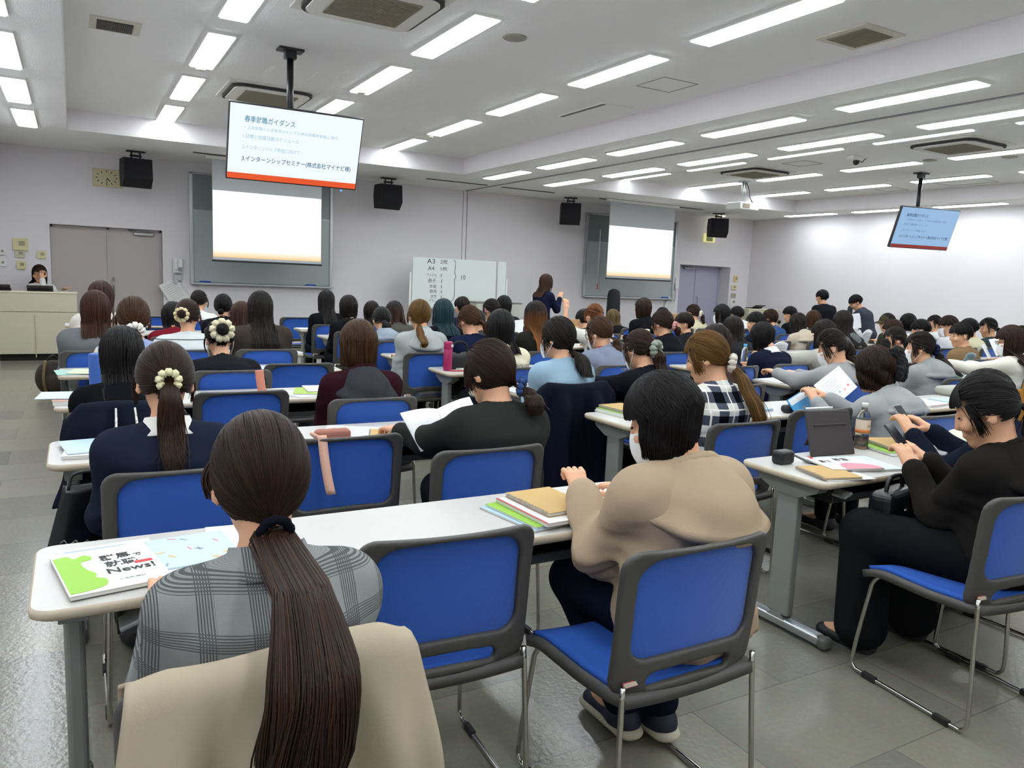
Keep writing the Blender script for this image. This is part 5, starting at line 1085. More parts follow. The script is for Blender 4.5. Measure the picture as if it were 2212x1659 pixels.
G['c68'] = person('person in a white top, mask and glasses with short brown hair, right block', 2050, 682, 5.8, yaw=45, pitch=12, hair='dark', style=SHORT, top=('#dadada', 'plain', 'sweatshirt'), mask=True, glasses=True)
G['vest'] = person('person in a brown knit vest over a cream sweater with short black hair', 2078, 696, 4.62, yaw=60, pitch=12, hair='black', style=SHORT, top=('#80684b', 'plain', 'vest'), lod=1, cat='person')
G['c70'] = person('person in a cream top and black cap beside the brown vest', 2094, 688, 5.85, yaw=20, pitch=10, hair='black', style=SHORT, top=('#cfc9a8', 'plain', 'sweatshirt'))
G['c71'] = person('person in a dark teal top with a black ponytail near the right wall', 2137, 686, 5.85, yaw=58, pitch=14, hair='black', style=pony(-.02, -.1, .14, .04), top=('#39464a', 'plain', 'sweatshirt'))
G['fuzzy'] = person('person in a white fuzzy sweater and mask reading papers at the right edge', 2187, 702, 3.72, yaw=40, pitch=16, hair='dark', style=LONG, top=('#d5d2c4', 'plain', 'sweater'), mask=True, glasses=True, lod=1, hl=('w', 6.86, 4.12, .85), hr=('w', 7.0, 4.2, .82), handk='grip')
G['camel'] = person('person in a camel brown coat cut off by the right picture edge', 2262, 722, 2.95, pitch=10, hair='soft', style=LONG, top=('#94682f', 'plain', 'coat'))
G['edge'] = person('person with dark hair at the right picture edge behind the white fuzzy sweater', 2208, 704, 4.75, yaw=30, pitch=10, hair='soft', style=BOB, top=('#4a463f', 'plain', 'sweater'))
# standing and at the lectern
G['presenter'] = person('standing presenter in navy with shoulder-length brown hair holding out a hand', 1181, 592, 10.6, yaw=-4, head=-72, pitch=6, wide=.88, hair='red', style=down(-.24, inn=.1, vol=.12), top=('#171a30', 'plain', 'jacket'), stand=True, hl=(-.1, .30, 1.12), hr=(.1, .36, 1.16), pants='#17181f', cat='person', group='people standing at the front', handk=('grip', 'flat'))
G['man1'] = person('standing man in a dark suit seen from behind at the right wall', 1777, 626, 9.5, yaw=10, pitch=10, head=-10, hair='black', style=SHORT, top=('#1a1c22', 'plain', 'jacket'), stand=True, wide=1.18, group='people standing at the front', slouch=.14, hl=(-.2, .28, .95), hr=(.2, .28, .95))
G['man2'] = person('standing man in a grey suit bowing his head with a hand at his face', 1850, 637, 9.0, yaw=34, pitch=34, head=22, hair='black', style=SHORT, top=('#3a3f49', 'plain', 'jacket'), stand=True, wide=1.18, group='people standing at the front', slouch=.22, lean=.16, hl=(-.05, .33, 1.2), hr=(.18, .25, 1.0), handk=('grip', 'flat'))
G['lady'] = person('person in a white shirt behind the cream lectern, cheek resting on a hand', 84, 571, 13.62, yaw=-52, head=180+35, pitch=6, hair='dark', style=down(-.27, inn=.1, vol=.08), top=('#dcdcda', 'plain', 'shirt'), lod=1, glasses=True, hl=(-.16, .3, 1.0), hr=(.1, .18, 1.15), handk=('flat', 'fist'), group='people standing at the front', seat=False)
# caps, clips and other small things worn
def add_cap(k, col, yaw_=0):
    R, i = G[k]; H = i['H']; m = MB(); P = [[tuple(H((.092*math.cos(a)*math.sin(b), -.004+.108*math.sin(a)*math.sin(b), .03+.098*math.cos(b)))) for a in np.linspace(0, 2*math.pi, 25)] for b in np.linspace(.03, 1.5, 9)]
    m.sheet(np.array(P)).build('cap', cloth(col), R)
    P = [[tuple(H((.078*math.sin(a)*(1-.15*t), .085*math.cos(a)+.02+t*.085*math.cos(a), .04-.03*t-.02*abs(math.sin(a))))) for t in np.linspace(0, 1, 5)] for a in np.linspace(-1.1, 1.1, 13)]
    MB().sheet(np.array(P), thick=.003).build('cap_brim', cloth(col), R)
add_cap('cap', '#4a4530'); add_cap('c70', '#141414')
R, i = G['curly']; H = i['H']; g = SDF(H((.03, -.14, -.02))-.16, H((.03, -.14, -.02))+.16, .007)
for c_, r_ in (((.02, -.06, .12), (.028, .03, .05)), ((.045, -.11, .07), (.04, .035, .05)), ((.03, -.13, .02), (.05, .03, .05)), ((-.005, -.115, .08), (.03, .03, .035)), ((.055, -.12, -.03), (.035, .028, .06)), ((.0, -.13, -.03), (.03, .025, .05))): g.ell(H(c_), r_, None, .012)
g.disp(lambda x, y, z: .004*np.sin(110*x+40*z)*np.sin(95*y+60*z+30*x)+.002*np.sin(210*z+130*x)); link('hair_clip', mesh_np('hair_clip', *g.mesh()), R, mat('fluffy_black', '#08080a', .95))
R, i = G['blackR']; A = i['arms'][0]; w_ = A[2]-(A[2]-A[1])*.06; d_ = (A[2]-A[1])/np.linalg.norm(A[2]-A[1]); x_ = np.cross(d_, (0, 0, 1.)); x_ /= np.linalg.norm(x_); y_ = np.cross(d_, x_)
MB().tube([Vector(w_+(x_*math.cos(a)+y_*math.sin(a))*.034) for a in np.linspace(0, 6.283, 31)[:-1]], [.005+.002*(j % 2) for j in range(30)], 6, closed=True).build('bracelet', M_chrome, R)
R, i = G['b26']; o = MB().box((0, 0, 0), (.008, .02, .05), .003).build('hair_clip', mat('clip_pink', '#d8929c', .5), R); o.location = i['H']((-.085, .02, .0))
R, i = G['text']; o = fit_text('shirt_lettering', 'EN ROUTE', .2, .03, mat('print_dark', '#4a4a44', .7), R, (0, 0, 0), (1, 0, 0), (0, 0, 1)); q_ = np.zeros(len(o.data.vertices)*3, np.float32); o.data.vertices.foreach_get('co', q_); q_ = q_.reshape(-1, 3)
zt_ = i['ch'][2]-.01; q_[:, 0] -= .04; q_[:, 2] += zt_-.10*q_[:, 0]**1*.6; q_[:, 1] = i['ch'][1]-.128-i['e']+1.5*q_[:, 0]**2; o.data.vertices.foreach_set('co', q_.ravel())
# every seated person's chair
CHX = {'check': (.27, 1.50, 0), 'beige': (1.34, 1.585, .0), 'blackR': (2.74, 1.64, -.1), 'suit': (1.345, 2.745, 0), 'cream_scr': (.29, 2.80, 0), 'blue': (2.60, 4.04, 0)}
KEY = {G[k][0]['label']: k for k in G}
for (x, y, a, lab) in SEATS:
    k = KEY[lab]; rx, ry = G[k][1]['root']; x, y, a = CHX.get(k, (x, y, a)); x = min(max(x, rx-.14), rx+.14); y = min(max(y, ry+.05), ry+.075); CHX[k] = (x, y, a); lab2 = 'blue mesh chair of the '+lab
    if k == 'check': lab2 = 'blue mesh chair under the cream coat, nearest the camera'
    if k == 'beige': lab2 = 'blue mesh chair with a cream sticker, under the person in the beige hooded coat'
    w_ = lab2.split(); w_ = w_[:16]
    while w_[-1].rstrip(',') in ('and', 'a', 'in', 'the', 'with', 'of', 'at', 'for', 'to', 'behind', 'white', 'low', 'on', 'fading'): w_.pop()
    chair(x, y, a, ' '.join(w_).rstrip(','))
chair(3.3, 1.7, 0, 'blue mesh chair of the navy top bending over a phone')
for u, v, rz, l in ((982, 1168, -.06, 'empty blue mesh chair between the check jacket and the beige coat'), (752, 952, 0, 'empty blue mesh chair with a pale pink strap over its back'), (526, 852, 0, 'empty blue mesh chair left of the maroon hoodie'), (650, 790, 0, 'empty blue mesh chair behind the brown sweater, left block'), (1785, 890, -.05, 'empty blue mesh chair between the plaid shirt and the curly hair'), (1600, 795, 0, 'empty blue mesh chair left of the navy sweater and white collar'), (645, 688, 0, 'empty blue mesh chair in front of the black suit, left'), (340, 686, 0, 'empty blue mesh chair between the white coat and the red top')):
    chair_at(u, v, rz, l)
# ------------------------------------------------------------------ things on and around the tables
table(2.62, .60, 'table nearest the lower right corner, only its foot showing')
M_paper = mat('paper_white', '#e8e9ea', .75); M_pages = mat('paper_pages', '#d9d8d2', .85); M_kraft = mat('kraft_cover', '#bf9f66', .8, bump=.05, bscale=300)
def pm(c): return mat('cover_'+c, c, .55)
def flat(name, label, cat, x, y, w_, h_, rz, t=.004, col='#e8e9ea', z=TZ, cover=None, lines=0, linecol='#9aa3ab'):
    """sheet or booklet lying flat: page block plus a cover"""
    r = MB().box((0, 0, t/2), (w_, h_, t), min(.0012, t*.3)).build(name, M_pages if cover else pm(col)); r.location = (x, y, z+.0006); r.rotation_euler = (0, 0, rz); tag(r, label, cat)
    if cover: MB().box((0, 0, t+.0004), (w_+.002, h_+.002, .0008)).build('cover', pm(cover), r)
    if lines:
        m = MB()
        for k in range(lines): m.box((rng.uniform(-.03, .0), h_*(.4-.8*k/max(1, lines-1)), t+(.0012 if cover else .0004)), (w_*rng.uniform(.5, .85), .004, .0005))
        m.build('printed_lines', pm(linecol), r)
    return r
def notebook(label, x, y, rz, z=TZ, w_=.18, h_=.25, t=.012, ring='left'):
    r = thing('spiral_notebook', label, 'notebook', (x, y, z+.0006), rz); MB().box((0, 0, t/2), (w_-.006, h_-.004, t-.003), .001).build('page_block', M_pages, r); MB().box((0, 0, t), (w_, h_, .0015)).box((0, 0, .0006), (w_, h_, .0012)).build('cover', M_kraft, r)
    c = MB(); n = 26; s_ = -1 if ring == 'left' else 1
    pts = [(s_*(w_/2-.002)+.006*math.cos(a)*1, -h_/2+.01+(h_-.02)*a/(n*2*math.pi), t/2+.0085*math.sin(a)) for a in np.linspace(0, n*2*math.pi, n*10)]
    c.tube(pts, .0009, 4).build('wire_spiral', M_chrome, r); return r
def open_book(label, c, rz, tilt, w_=.2, h_=.27, curl=.04, gap=.5, col='#e9eaec', name='open_booklet', marks=True):
    r = thing(name, label, 'booklet', c, rz)
    for s_ in (-1, 1):
        P = []
        for i in range(9):
            a = i/8; P.append([(s_*w_*a*math.cos(gap*.6), -.0+h_*b_*math.sin(tilt)+w_*a*math.sin(gap*.6)*.5*(-1), h_*b_*math.cos(tilt)+curl*math.sin(a*2.6)*1.0) for b_ in np.linspace(0, 1, 5)])
        m = MB().sheet(np.array(P), thick=.003).build('page', mat('page_'+col, col, .75), r)
        if marks:
            t = MB()
            for k in range(8):
                i0, i1 = .15, (.5, .75, .6, .85)[k % 4]; b_ = .88-.1*k
                q = [[(s_*w_*a*math.cos(gap*.6), h_*bb*math.sin(tilt)-w_*a*math.sin(gap*.6)*.5-.0012, h_*bb*math.cos(tilt)+curl*math.sin(a*2.6)+.001) for bb in (b_, b_+.022)] for a in np.linspace(i0, i1, 6)]
                t.sheet(np.array(q))
            t.build('printed_lines', pm('#a8adb2'), m)
    return r
def panel4(name, label, cat, A, B, C, t, col):
    """flat booklet standing in space by three corners (top left, top right, bottom right)"""
    A, B, C = Vector(A), Vector(B), Vector(C); D = A+C-B; n = (B-A).cross(D-A).normalized()*t
    m = MB().add([A, B, C, D, A+n, B+n, C+n, D+n], [(0, 1, 2, 3), (7, 6, 5, 4), (0, 4, 5, 1), (1, 5, 6, 2), (2, 6, 7, 3), (3, 7, 4, 0)]); c = (A+C)/2; m.v = [tuple(Vector(v)-c) for v in m.v]
    o = m.build(name, pm(col)); o.location = c; tag(o, label, cat); return o, (lambda u, v: A+(B-A)*u+(D-A)*v-c-n.normalized()*.0012), (B-A).normalized(), (A-D).normalized()
# --- nearest table, left end
flat('leaflet', 'white leaflet with blue and orange lines under the green booklet', 'leaflet', .06, 2.1, .22, .25, .1, .003, '#e4e8f0', lines=5, linecol='#7fa8d8')
b_ = flat('booklet', 'white booklet with a green shape and bold black Japanese title, nearest table', 'booklet', .055, 2.02, .215, .285, .16, .010, cover='#eef0ea', z=TZ+.003)
g = MB(); gp = [(-.105, .115), (-.075, .12), (-.062, .095), (-.04, .11), (-.025, .09), (-.03, .07), (-.052, .06), (-.05, .01), (-.035, -.03), (-.04, -.055), (-.022, -.075), (-.03, -.115), (-.07, -.13), (-.105, -.133)]
g.prism([tuple(p) for p in spline(np.array([(a, c) for a, c in gp]), 50)], .0006, o=(0, 0, .0112)).build('green_shape', pm('#8cc03c'), b_)
e1 = lambda s, x, y, w_, h_, c, nm='title': fit_text(nm, s, w_, h_, pm(c), b_, (x, y, .0116), (1, 0, 0), (0, 1, 0), bold=.02)
e1('群馬', -.012, .045, .07, .042, '#1a1a1c'); e1('で', .063, .045, .02, .02, '#1a1a1c'); e1('就職', -.008, -.005, .075, .042, '#1a1a1c'); e1('News!', -.012, -.05, .105, .036, '#1a1a1c'); e1('上毛新聞社', .0, -.1, .06, .01, '#77777c', 'small_print'); e1('!', -.088, .04, .012, .07, '#e8efe0', 'exclamation_mark')
MB().box((.075, .0, .0115), (.04, .016, .0006)).build('red_label', pm('#c8323a'), b_)
f = flat('document_folder', 'pale blue patterned folder beside the green booklet', 'folder', .255, 2.1, .2, .23, .1, .004, '#bfd6e4', z=TZ+.001)
for k in range(12): MB().box((rng.uniform(-.09, .09), rng.uniform(-.1, .1), .0045), (.022, .005, .0006), rz=rng.uniform(0, 3)).build('printed_fleck', pm(('#e2b35a', '#d98aa8', '#8fa0b0')[k % 3]), f)
flat('paper_sheet', 'white papers beyond the shoulder of the check jacket', 'paper', .40, 2.16, .21, .2, -.1, .003, '#e9ebee', z=TZ); flat('paper_sheet', 'white sheet under the pale blue patterned folder', 'paper', .27, 2.02, .2, .2, .2, .0008, '#e9ebee', z=TZ)
# --- nearest table, right end
flat('booklet', 'pale blue and green booklets at the bottom of the right stack, nearest table', 'booklet', 1.235, 2.02, .17, .28, .16, .006, cover='#a9c7da'); flat('booklet', 'lime green booklet in the right stack of the nearest table', 'booklet', 1.25, 2.02, .17, .27, .12, .006, cover='#8dbb3e', z=TZ+.007)
bb = flat('booklet', 'white booklet with a red spine edge under the kraft spiral notebook', 'booklet', 1.30, 2.01, .2, .29, .06, .012, cover='#e6e4e2', z=TZ+.014); MB().box((-.098, 0, .0131), (.008, .29, .0008)).build('red_edge', pm('#c03a48'), bb)
notebook('kraft spiral notebook at the hand of the beige coat, nearest table', 1.325, 2.035, .06, z=TZ+.028)
flat('paper_sheet', 'white sheet under the hands of the beige coat', 'paper', 1.55, 2.12, .21, .25, -.25, .002, '#e8ebee', lines=6)
# --- second table
b2 = flat('booklet', 'white booklet under the pale blue folder at the left end of the second table', 'booklet', .05, 3.38, .2, .24, -.1, .014, cover='#e2e0e0'); flat('document_folder', 'pale blue folder on the white booklet, second table left end', 'folder', .04, 3.42, .2, .25, .15, .004, '#bcd3e4', z=TZ+.016)
flat('paper_sheet', 'large white printed sheet on the second table beside the open booklet', 'paper', 1.12, 3.42, .3, .3, -.5, .001, '#eceeef', lines=8); notebook('kraft notebook lying on the large white sheet, second table', 1.24, 3.27, -.35, z=TZ+.002)
def open_panels(label, pages, col='#e9eaec'):
    r = thing('open_booklet', label, 'booklet', pages[0][1])
    for A, B, C in pages:
        A, B, C = Vector(A), Vector(B), Vector(C); D = A+C-B; n = (B-A).cross(D-A).normalized(); P = []
        for a in np.linspace(0, 1, 9): P.append([tuple(A+(B-A)*a+(D-A)*b_-n*(.016*math.sin(a*3.14))-r.location) for b_ in np.linspace(0, 1, 4)])
        pg = MB().sheet(np.array(P), thick=.004).build('page', mat('page_'+col, col, .75), r); t = MB()
        for k in range(9):
            b0 = .1+.095*k; i1 = (.5, .8, .65, .85, .4)[k % 5]
            for sg in (-1, 1): t.sheet(np.array([[tuple(A+(B-A)*a+(D-A)*bb-n*(.016*math.sin(a*3.14)+sg*.0052-.002)-r.location) for bb in (b0, b0+.022)] for a in np.linspace(.14, i1, 6)]))
        t.build('printed_lines', pm('#a8adb2'), pg)
    return r
ob_ = open_panels('open white booklet held by the dark grey suit jacket', [(PY(864, 893, 2.98), PY(942, 884, 3.10), PY(985, 962, 2.98)), (PY(944, 884, 3.10), PY(1013, 858, 3.3), PY(1045, 925, 3.15))])
r = thing('pouch', 'pink-brown pouch on the second table by the empty chair', 'pouch', (.97, 3.26, TZ)); MB().box((0, 0, .03), (.16, .06, .06), .02, 3).build('body', mat('pouch_pink', '#a06a58', .8), r); MB().tube(spline([(-.08, 0, .03), (-.1, -.03, .05), (-.06, -.06, .03), (.0, -.05, .02)], 14), .008, 6).build('strap', mat('strap_pink', '#d6a996', .8), r)
def strap(label, x, y, z0, z1, dy, col, w_=.035):
    P = [[(x+s_*w_/2+.02*a*a, y-.02-dy*a, z0+.012*math.sin(min(1, a*6)*1.57)-(z0-z1)*a) for s_ in (-1, 1)] for a in np.linspace(0, 1, 14)]
    o = MB().sheet(np.array([[(p[0]-x, p[1]-y, p[2]-z1) for p in q] for q in P]), thick=.004).build('bag_strap', mat('strap_'+col, col, .8)); o.location = (x, y, z1); tag(o, label, 'strap')
ps_ = PZ(752, 952, .8); strap('pale pink fabric strap over the back of the empty chair, second row', .80, ps_.y+.012, .83, .6, .06, '#d8ab98'); strap('salmon pink strap over the chair back of the black sweater with flower scrunchie', .95, 4.72, .84, .66, .03, '#c9826c', .05)
# --- left column further on
flat('booklet', 'pinkish booklets at the left end of the third table', 'booklet', -.02, 4.66, .2, .26, .05, .022, cover='#b98d7c'); flat('document_folder', 'pale blue folder overhanging the left end of the third table', 'folder', -.06, 4.70, .25, .24, -.1, .004, '#c6d8e6', z=TZ+.025)
flat('paper_sheet', 'white sheets fanned out on the third table by the maroon hoodie', 'paper', 1.2, 4.62, .24, .25, .4, .004, '#e2eaea'); flat('booklet', 'lime and white booklet on the third table by the maroon hoodie', 'booklet', 1.25, 4.66, .2, .25, -.3, .006, cover='#9dbb4a', z=TZ+.005); flat('booklet', 'pink-edged white booklet on top of the lime booklet, third table', 'booklet', 1.33, 4.7, .21, .24, -.1, .006, cover='#e4dde2', z=TZ+.012)
flat('document_folder', 'mint green folder at the left end of the fourth table', 'folder', -.02, 5.86, .21, .26, .1, .004, '#9cc4b4'); flat('booklet', 'white and green booklet on the mint green folder', 'booklet', .06, 5.84, .2, .24, -.2, .005, cover='#cfe0b8', z=TZ+.005)
r = thing('flask', 'blue cylindrical flask at the left of the black sweater, third row', 'bottle', (.09, 4.62, TZ)); MB().lathe([(.034, 0), (.036, .01), (.036, .25), (.034, .258), (.02, .262)], 20).build('body', mat('flask_blue', '#2f5ca8', .5), r)
flat('paper_sheet', 'pale sheets at the right end of the fifth table, left column', 'paper', 1.62, 7.0, .25, .3, .2, .01, '#d7e2ee'); flat('paper_sheet', 'pale blue sheets on the fourth table by the flower-scrunchie bun', 'paper', 1.28, 5.85, .3, .25, .1, .006, '#c8dcee')
# --- second column
r = thing('thermos', 'magenta thermos bottle on the fourth table of the second column', 'bottle', (2.56, 5.5, TZ)); MB().lathe([(.033, 0), (.0345, .004), (.0345, .17), (.0335, .172)], 24).build('body', mat('thermos_magenta', '#a01f58', .4), r); MB().lathe([(.0335, .172), (.0345, .175), (.0345, .225), (.032, .232)], 24).build('lid', mat('thermos_magenta', '', .4), r); MB().box((.02, -.03, .2), (.02, .01, .02), .003).build('latch', M_white, r)
flat('booklet', 'white booklet with a red pencil beside the magenta thermos', 'booklet', 2.8, 5.46, .22, .28, .3, .01, cover='#e2ddd8'); o = MB().tube([(-.1, 0, 0), (.1, 0, 0)], .005).build('pencil', pm('#c23a44')); o.location = (2.66, 5.42, TZ+.006); o.rotation_euler = (0, 0, -.2); tag(o, 'red pencil in front of the magenta thermos', 'pencil')
flat('booklet', 'kraft booklet under folded glasses, third table of the second column', 'booklet', 2.74, 4.55, .2, .2, .1, .012, cover='#c7ad7e'); flat('paper_sheet', 'pale blue paper by the folded glasses', 'paper', 2.62, 4.42, .25, .18, .1, .003, '#d3dfe8')
o = MB(); [o.tube([(s_*.035+.025*math.cos(a), .02*math.sin(a), .012) for a in np.linspace(0, 6.283, 14)], .003, 5) for s_ in (-1, 1)]; o.tube([(-.01, 0, .012), (.01, 0, .012)], .003, 5).tube([(-.06, 0, .012), (-.05, .06, .012), (.05, .07, .012), (.06, 0, .012)], .002, 5); o = o.build('folded_glasses', M_black); o.location = (2.72, 4.64, TZ+.014); tag(o, 'folded dark glasses on the kraft booklet', 'glasses')
flat('booklet', 'pink-covered booklet at the elbow of the writing black sweater', 'booklet', 3.0, 4.55, .25, .22, .2, .008, cover='#d9b3b0'); flat('paper_sheet', 'white writing paper before the black sweater with sage scrunchie', 'paper', 3.25, 4.48, .3, .22, .1, .002, '#e8eaec')
o = MB().tube([(0, 0, -.07), (0, 0, .07)], .005).build('pen', pm('#d8689a')); o.location = (3.05, 4.46, .86); o.rotation_euler = (.35, .3, 0); tag(o, 'pink pen in the hand of the person with sage scrunchie', 'pen')
flat('booklet', 'white and pale green booklet under the kraft one, second table left end', 'booklet', 2.73, 3.46, .19, .27, .12, .010, cover='#d5e2cf'); flat('booklet', 'lime booklet in the stack at the left end of the second table, second column', 'booklet', 2.74, 3.47, .19, .26, .1, .008, cover='#8fae52', z=TZ+.011); notebook('kraft notebook on top of the stack behind the mask of the beige coat', 2.76, 3.49, .08, z=TZ+.020, t=.014)
o = MB().tube([(-.08, 0, 0), (.08, 0, 0)], .005).build('pen', pm('#b8323c')); o.location = (2.76, 3.32, TZ+.006); o.rotation_euler = (0, 0, .25); tag(o, 'red pen in front of the kraft notebook stack', 'pen')
flat('booklet', 'white and green booklet right of the plaid shirt', 'booklet', 3.42, 3.27, .2, .25, .3, .010, cover='#dfe8d2'); flat('document_folder', 'pale blue folder with sheets right of the plaid shirt', 'folder', 3.60, 3.38, .3, .24, .1, .014, '#a9c6dc'); flat('paper_sheet', 'white sheet on the pale blue folder right of the plaid shirt', 'paper', 3.62, 3.4, .2, .18, .2, .002, '#edf0f2', z=TZ+.0155)
r = thing('pencil_case', 'black pencil case with white trim in front of the blue booklet', 'pencil case', (3.86, 3.2, TZ)); MB().box((0, 0, .025), (.2, .06, .05), .022, 3).build('body', M_black, r); MB().tube([(-.08, 0, .051), (.08, 0, .051)], .004).build('zip', M_white, r)
q = lambda u, v, y: PY(u, v, y)
bo, at_, ex, ey = panel4('booklet', 'sky blue booklet held up by the curly-haired person', 'booklet', q(1700, 864, 3.20), q(1748, 834, 3.26), q(1785, 888, 3.14), .006, '#3f97d0')
o = MB().add([at_(.02, .03), at_(.98, .03), at_(.98, .25), at_(.02, .25)], [(0, 1, 2, 3)]).build('white_heading', pm('#dfe8ee'), bo)
M4 = frameM(at_(.1, .62), ex, ey); fit_text('title', '自分らしく働こう', .12, .018, pm('#e6d75a'), bo, at_(.1, .55), ex, ey); MB().add([at_(.45, .8), at_(.5, .8), at_(.85, .45), at_(.8, .45)], [(0, 1, 2, 3)]).build('white_stroke', pm('#e8eef2'), bo); MB().add([at_(.8+.08*math.cos(a), .12+.08*math.sin(a)) for a in np.linspace(0, 6.28, 14)[:-1]], [tuple(range(13))]).build('pink_dot', pm('#d85a92'), bo)
bo, at_, ex, ey = panel4('leaflet', 'white leaflet with pink drawings held up by the curly-haired person', 'leaflet', q(1758, 832, 3.24), q(1812, 790, 3.36), q(1852, 836, 3.24), .002, '#e9ebf0')
for k in range(6): MB().add([at_(.12, .2+.08*k), at_(.55+.05*(k % 3), .2+.08*k), at_(.55+.05*(k % 3), .215+.08*k), at_(.12, .215+.08*k)], [(0, 1, 2, 3)]).build('printed_line', pm('#a9b0b8'), bo)
for k in range(4): MB().add([at_(.3+.17*k+.04*math.cos(a), .78+.04*math.sin(a)-.05*(k % 2)) for a in np.linspace(0, 6.28, 12)[:-1]], [tuple(range(11))]).build('pink_drawing', pm(('#d8868e', '#88b4c4', '#e09a9a', '#d8606a')[k]), bo)
# --- nearest table of the second column
r = thing('tablet_computer', 'tablet in a dark folding case standing on the nearest table, second column', 'tablet', (3.03, 2.27, TZ), -.1); T = Matrix.Rotation(-.3, 4, 'X')
MB().box((0, 0, .105), (.27, .012, .21), .005, M=T).build('case', mat('case_brown', '#3a3434', .7, bump=.1, bscale=400), r); MB().box((0, .0095, .105), (.255, .005, .195), .002, M=T).build('slate', M_alu, r); MB().box((0, .09, .055), (.2, .006, .12), .002, M=Matrix.Rotation(.45, 4, 'X')).build('stand_flap', mat('case_brown', '', .7), r)
o = MB().tube([(-.08, 0, 0), (.08, 0, 0)], .0055).build('stylus_pen', M_white); o.location = (3.0, 2.345, TZ+.211); o.rotation_euler = (0, 0, -.1); tag(o, 'white stylus lying along the top of the dark tablet case', 'stylus')
r = thing('tea_bottle', 'plastic bottle of brown tea with an orange label beside the tablet', 'bottle', (3.31, 2.33, TZ)); prof = [(.03, 0), (.033, .006), (.033, .07), (.0315, .075), (.033, .08), (.033, .145), (.03, .165), (.02, .19), (.0135, .198), (.0135, .205)]
M_pet = mat('clear_plastic', '#e8eeee', .06, spec=.5, trans=.95); M_tea = mat('tea_liquid', '#a8641a', .08, trans=.6)
MB().lathe(prof, 24).build('bottle_body', M_pet, r); MB().lathe([(.0285, .003), (.031, .008), (.031, .062)], 24).build('tea', M_tea, r); lb = MB(); lb.lathe([(.0335, .078), (.0336, .08), (.0336, .142), (.0334, .144)], 24); lb = lb.build('label', mat('label_cream', '#e0cdb4', .5), r); MB().lathe([(.0338, .08), (.0338, .098)], 24).build('orange_band', pm('#c8763a'), lb); fit_text('lettering', '烏龍茶', .03, .013, pm('#5a3a22'), lb, (-.015, -.0345, .11), (1, 0, 0), (0, 0, 1)); MB().lathe([(.0155, .203), (.0155, .222), (.014, .224)], 16).build('cap', M_white, r)
notebook('kraft spiral notebook on lime papers right of the tea bottle', 3.47, 2.27, -.35, z=TZ+.016); flat('booklet', 'lime green booklet under the kraft notebook by the tea bottle', 'booklet', 3.42, 2.26, .2, .25, -.3, .007, cover='#86b83e', z=TZ+.006); flat('booklet', 'dark-edged booklet lowest in the stack by the tea bottle', 'booklet', 3.42, 2.25, .2, .26, -.28, .005, cover='#dfe6e0')
flat('paper_sheet', 'crumpled white papers between the kraft notebook and the navy sleeve', 'paper', 3.66, 2.2, .22, .2, .3, .012, '#e4e6ea', lines=4); flat('booklet', 'white booklet under the magazine with the bold Japanese title', 'booklet', 2.98, 2.1, .26, .24, -.25, .008, cover='#cfdfe8')
mg = flat('magazine', 'white and pink magazine with a bold black Japanese title before the tablet', 'magazine', 2.88, 2.1, .25, .2, -.28, .006, cover='#eeebee', z=TZ+.009)
MB().prism([tuple(p) for p in spline(np.array([(-.06, -.1), (-.04, -.03), (.0, .0), (.05, -.005), (.1, -.03), (.124, -.06), (.124, -.1)]), 30)], .0005, o=(0, 0, .0072)).build('pink_shape', pm('#d98a98'), mg); fit_text('title', '馬で', .06, .04, pm('#1a1a1c'), mg, (-.1, .01, .0076), (1, 0, 0), (0, 1, 0), bold=.02); fit_text('title', '就職', .085, .05, pm('#1a1a1c'), mg, (-.01, .035, .0076), (1, 0, 0), (0, 1, 0), bold=.02)
flat('paper_sheet', 'white papers under the kraft notebook at the front edge, nearest table second column', 'paper', 2.72, 2.02, .24, .2, -.2, .003, '#e4e8ea'); notebook('kraft notebook at the front edge before the magazine', 2.69, 2.03, -.25, z=TZ+.004, h_=.2, t=.008)
r = thing('key_case', 'black case with a braided strap at the left end of the nearest table, second column', 'case', (2.66, 2.24, TZ)); MB().box((0, 0, .03), (.09, .06, .06), .015, 3).build('body', mat('leather_black', '#141517', .45), r); MB().tube(spline([(.045, -.01, .04), (.09, -.02, .02), (.12, -.05, .006), (.17, -.06, .006)], 14), .005, 6).build('strap', mat('strap_grey', '#6c6f74', .7), r)
r = thing('eraser', 'small red and clear eraser beside the black case', 'eraser', (2.79, 2.22, TZ)); MB().box((0, 0, .01), (.03, .02, .02), .003).build('rubber', M_white, r); MB().box((.018, 0, .01), (.018, .022, .022), .002).build('sleeve', pm('#c42a40'), r)
def phone(label, c, rz, tilt, col):
    r = thing('smartphone', label, 'phone', c, rz); T = Matrix.Rotation(tilt, 4, 'X'); MB().box((0, 0, 0), (.074, .009, .148), .004, 3, M=T).build('case', mat('phone_'+col, col, .4), r); MB().box((0, -.0048, 0), (.068, .001, .138), M=T).build('display', mat('phone_glass', '#15171e', .12), r)
phone('dark smartphone held over the table edge by the faded black jacket', (2.94, 1.90, .86), .2, -.75, '#2b2a28'); phone('smartphone held by the navy top beside the white cloth', (3.54, 2.27, .85), .1, -.75, '#9a9aa4')
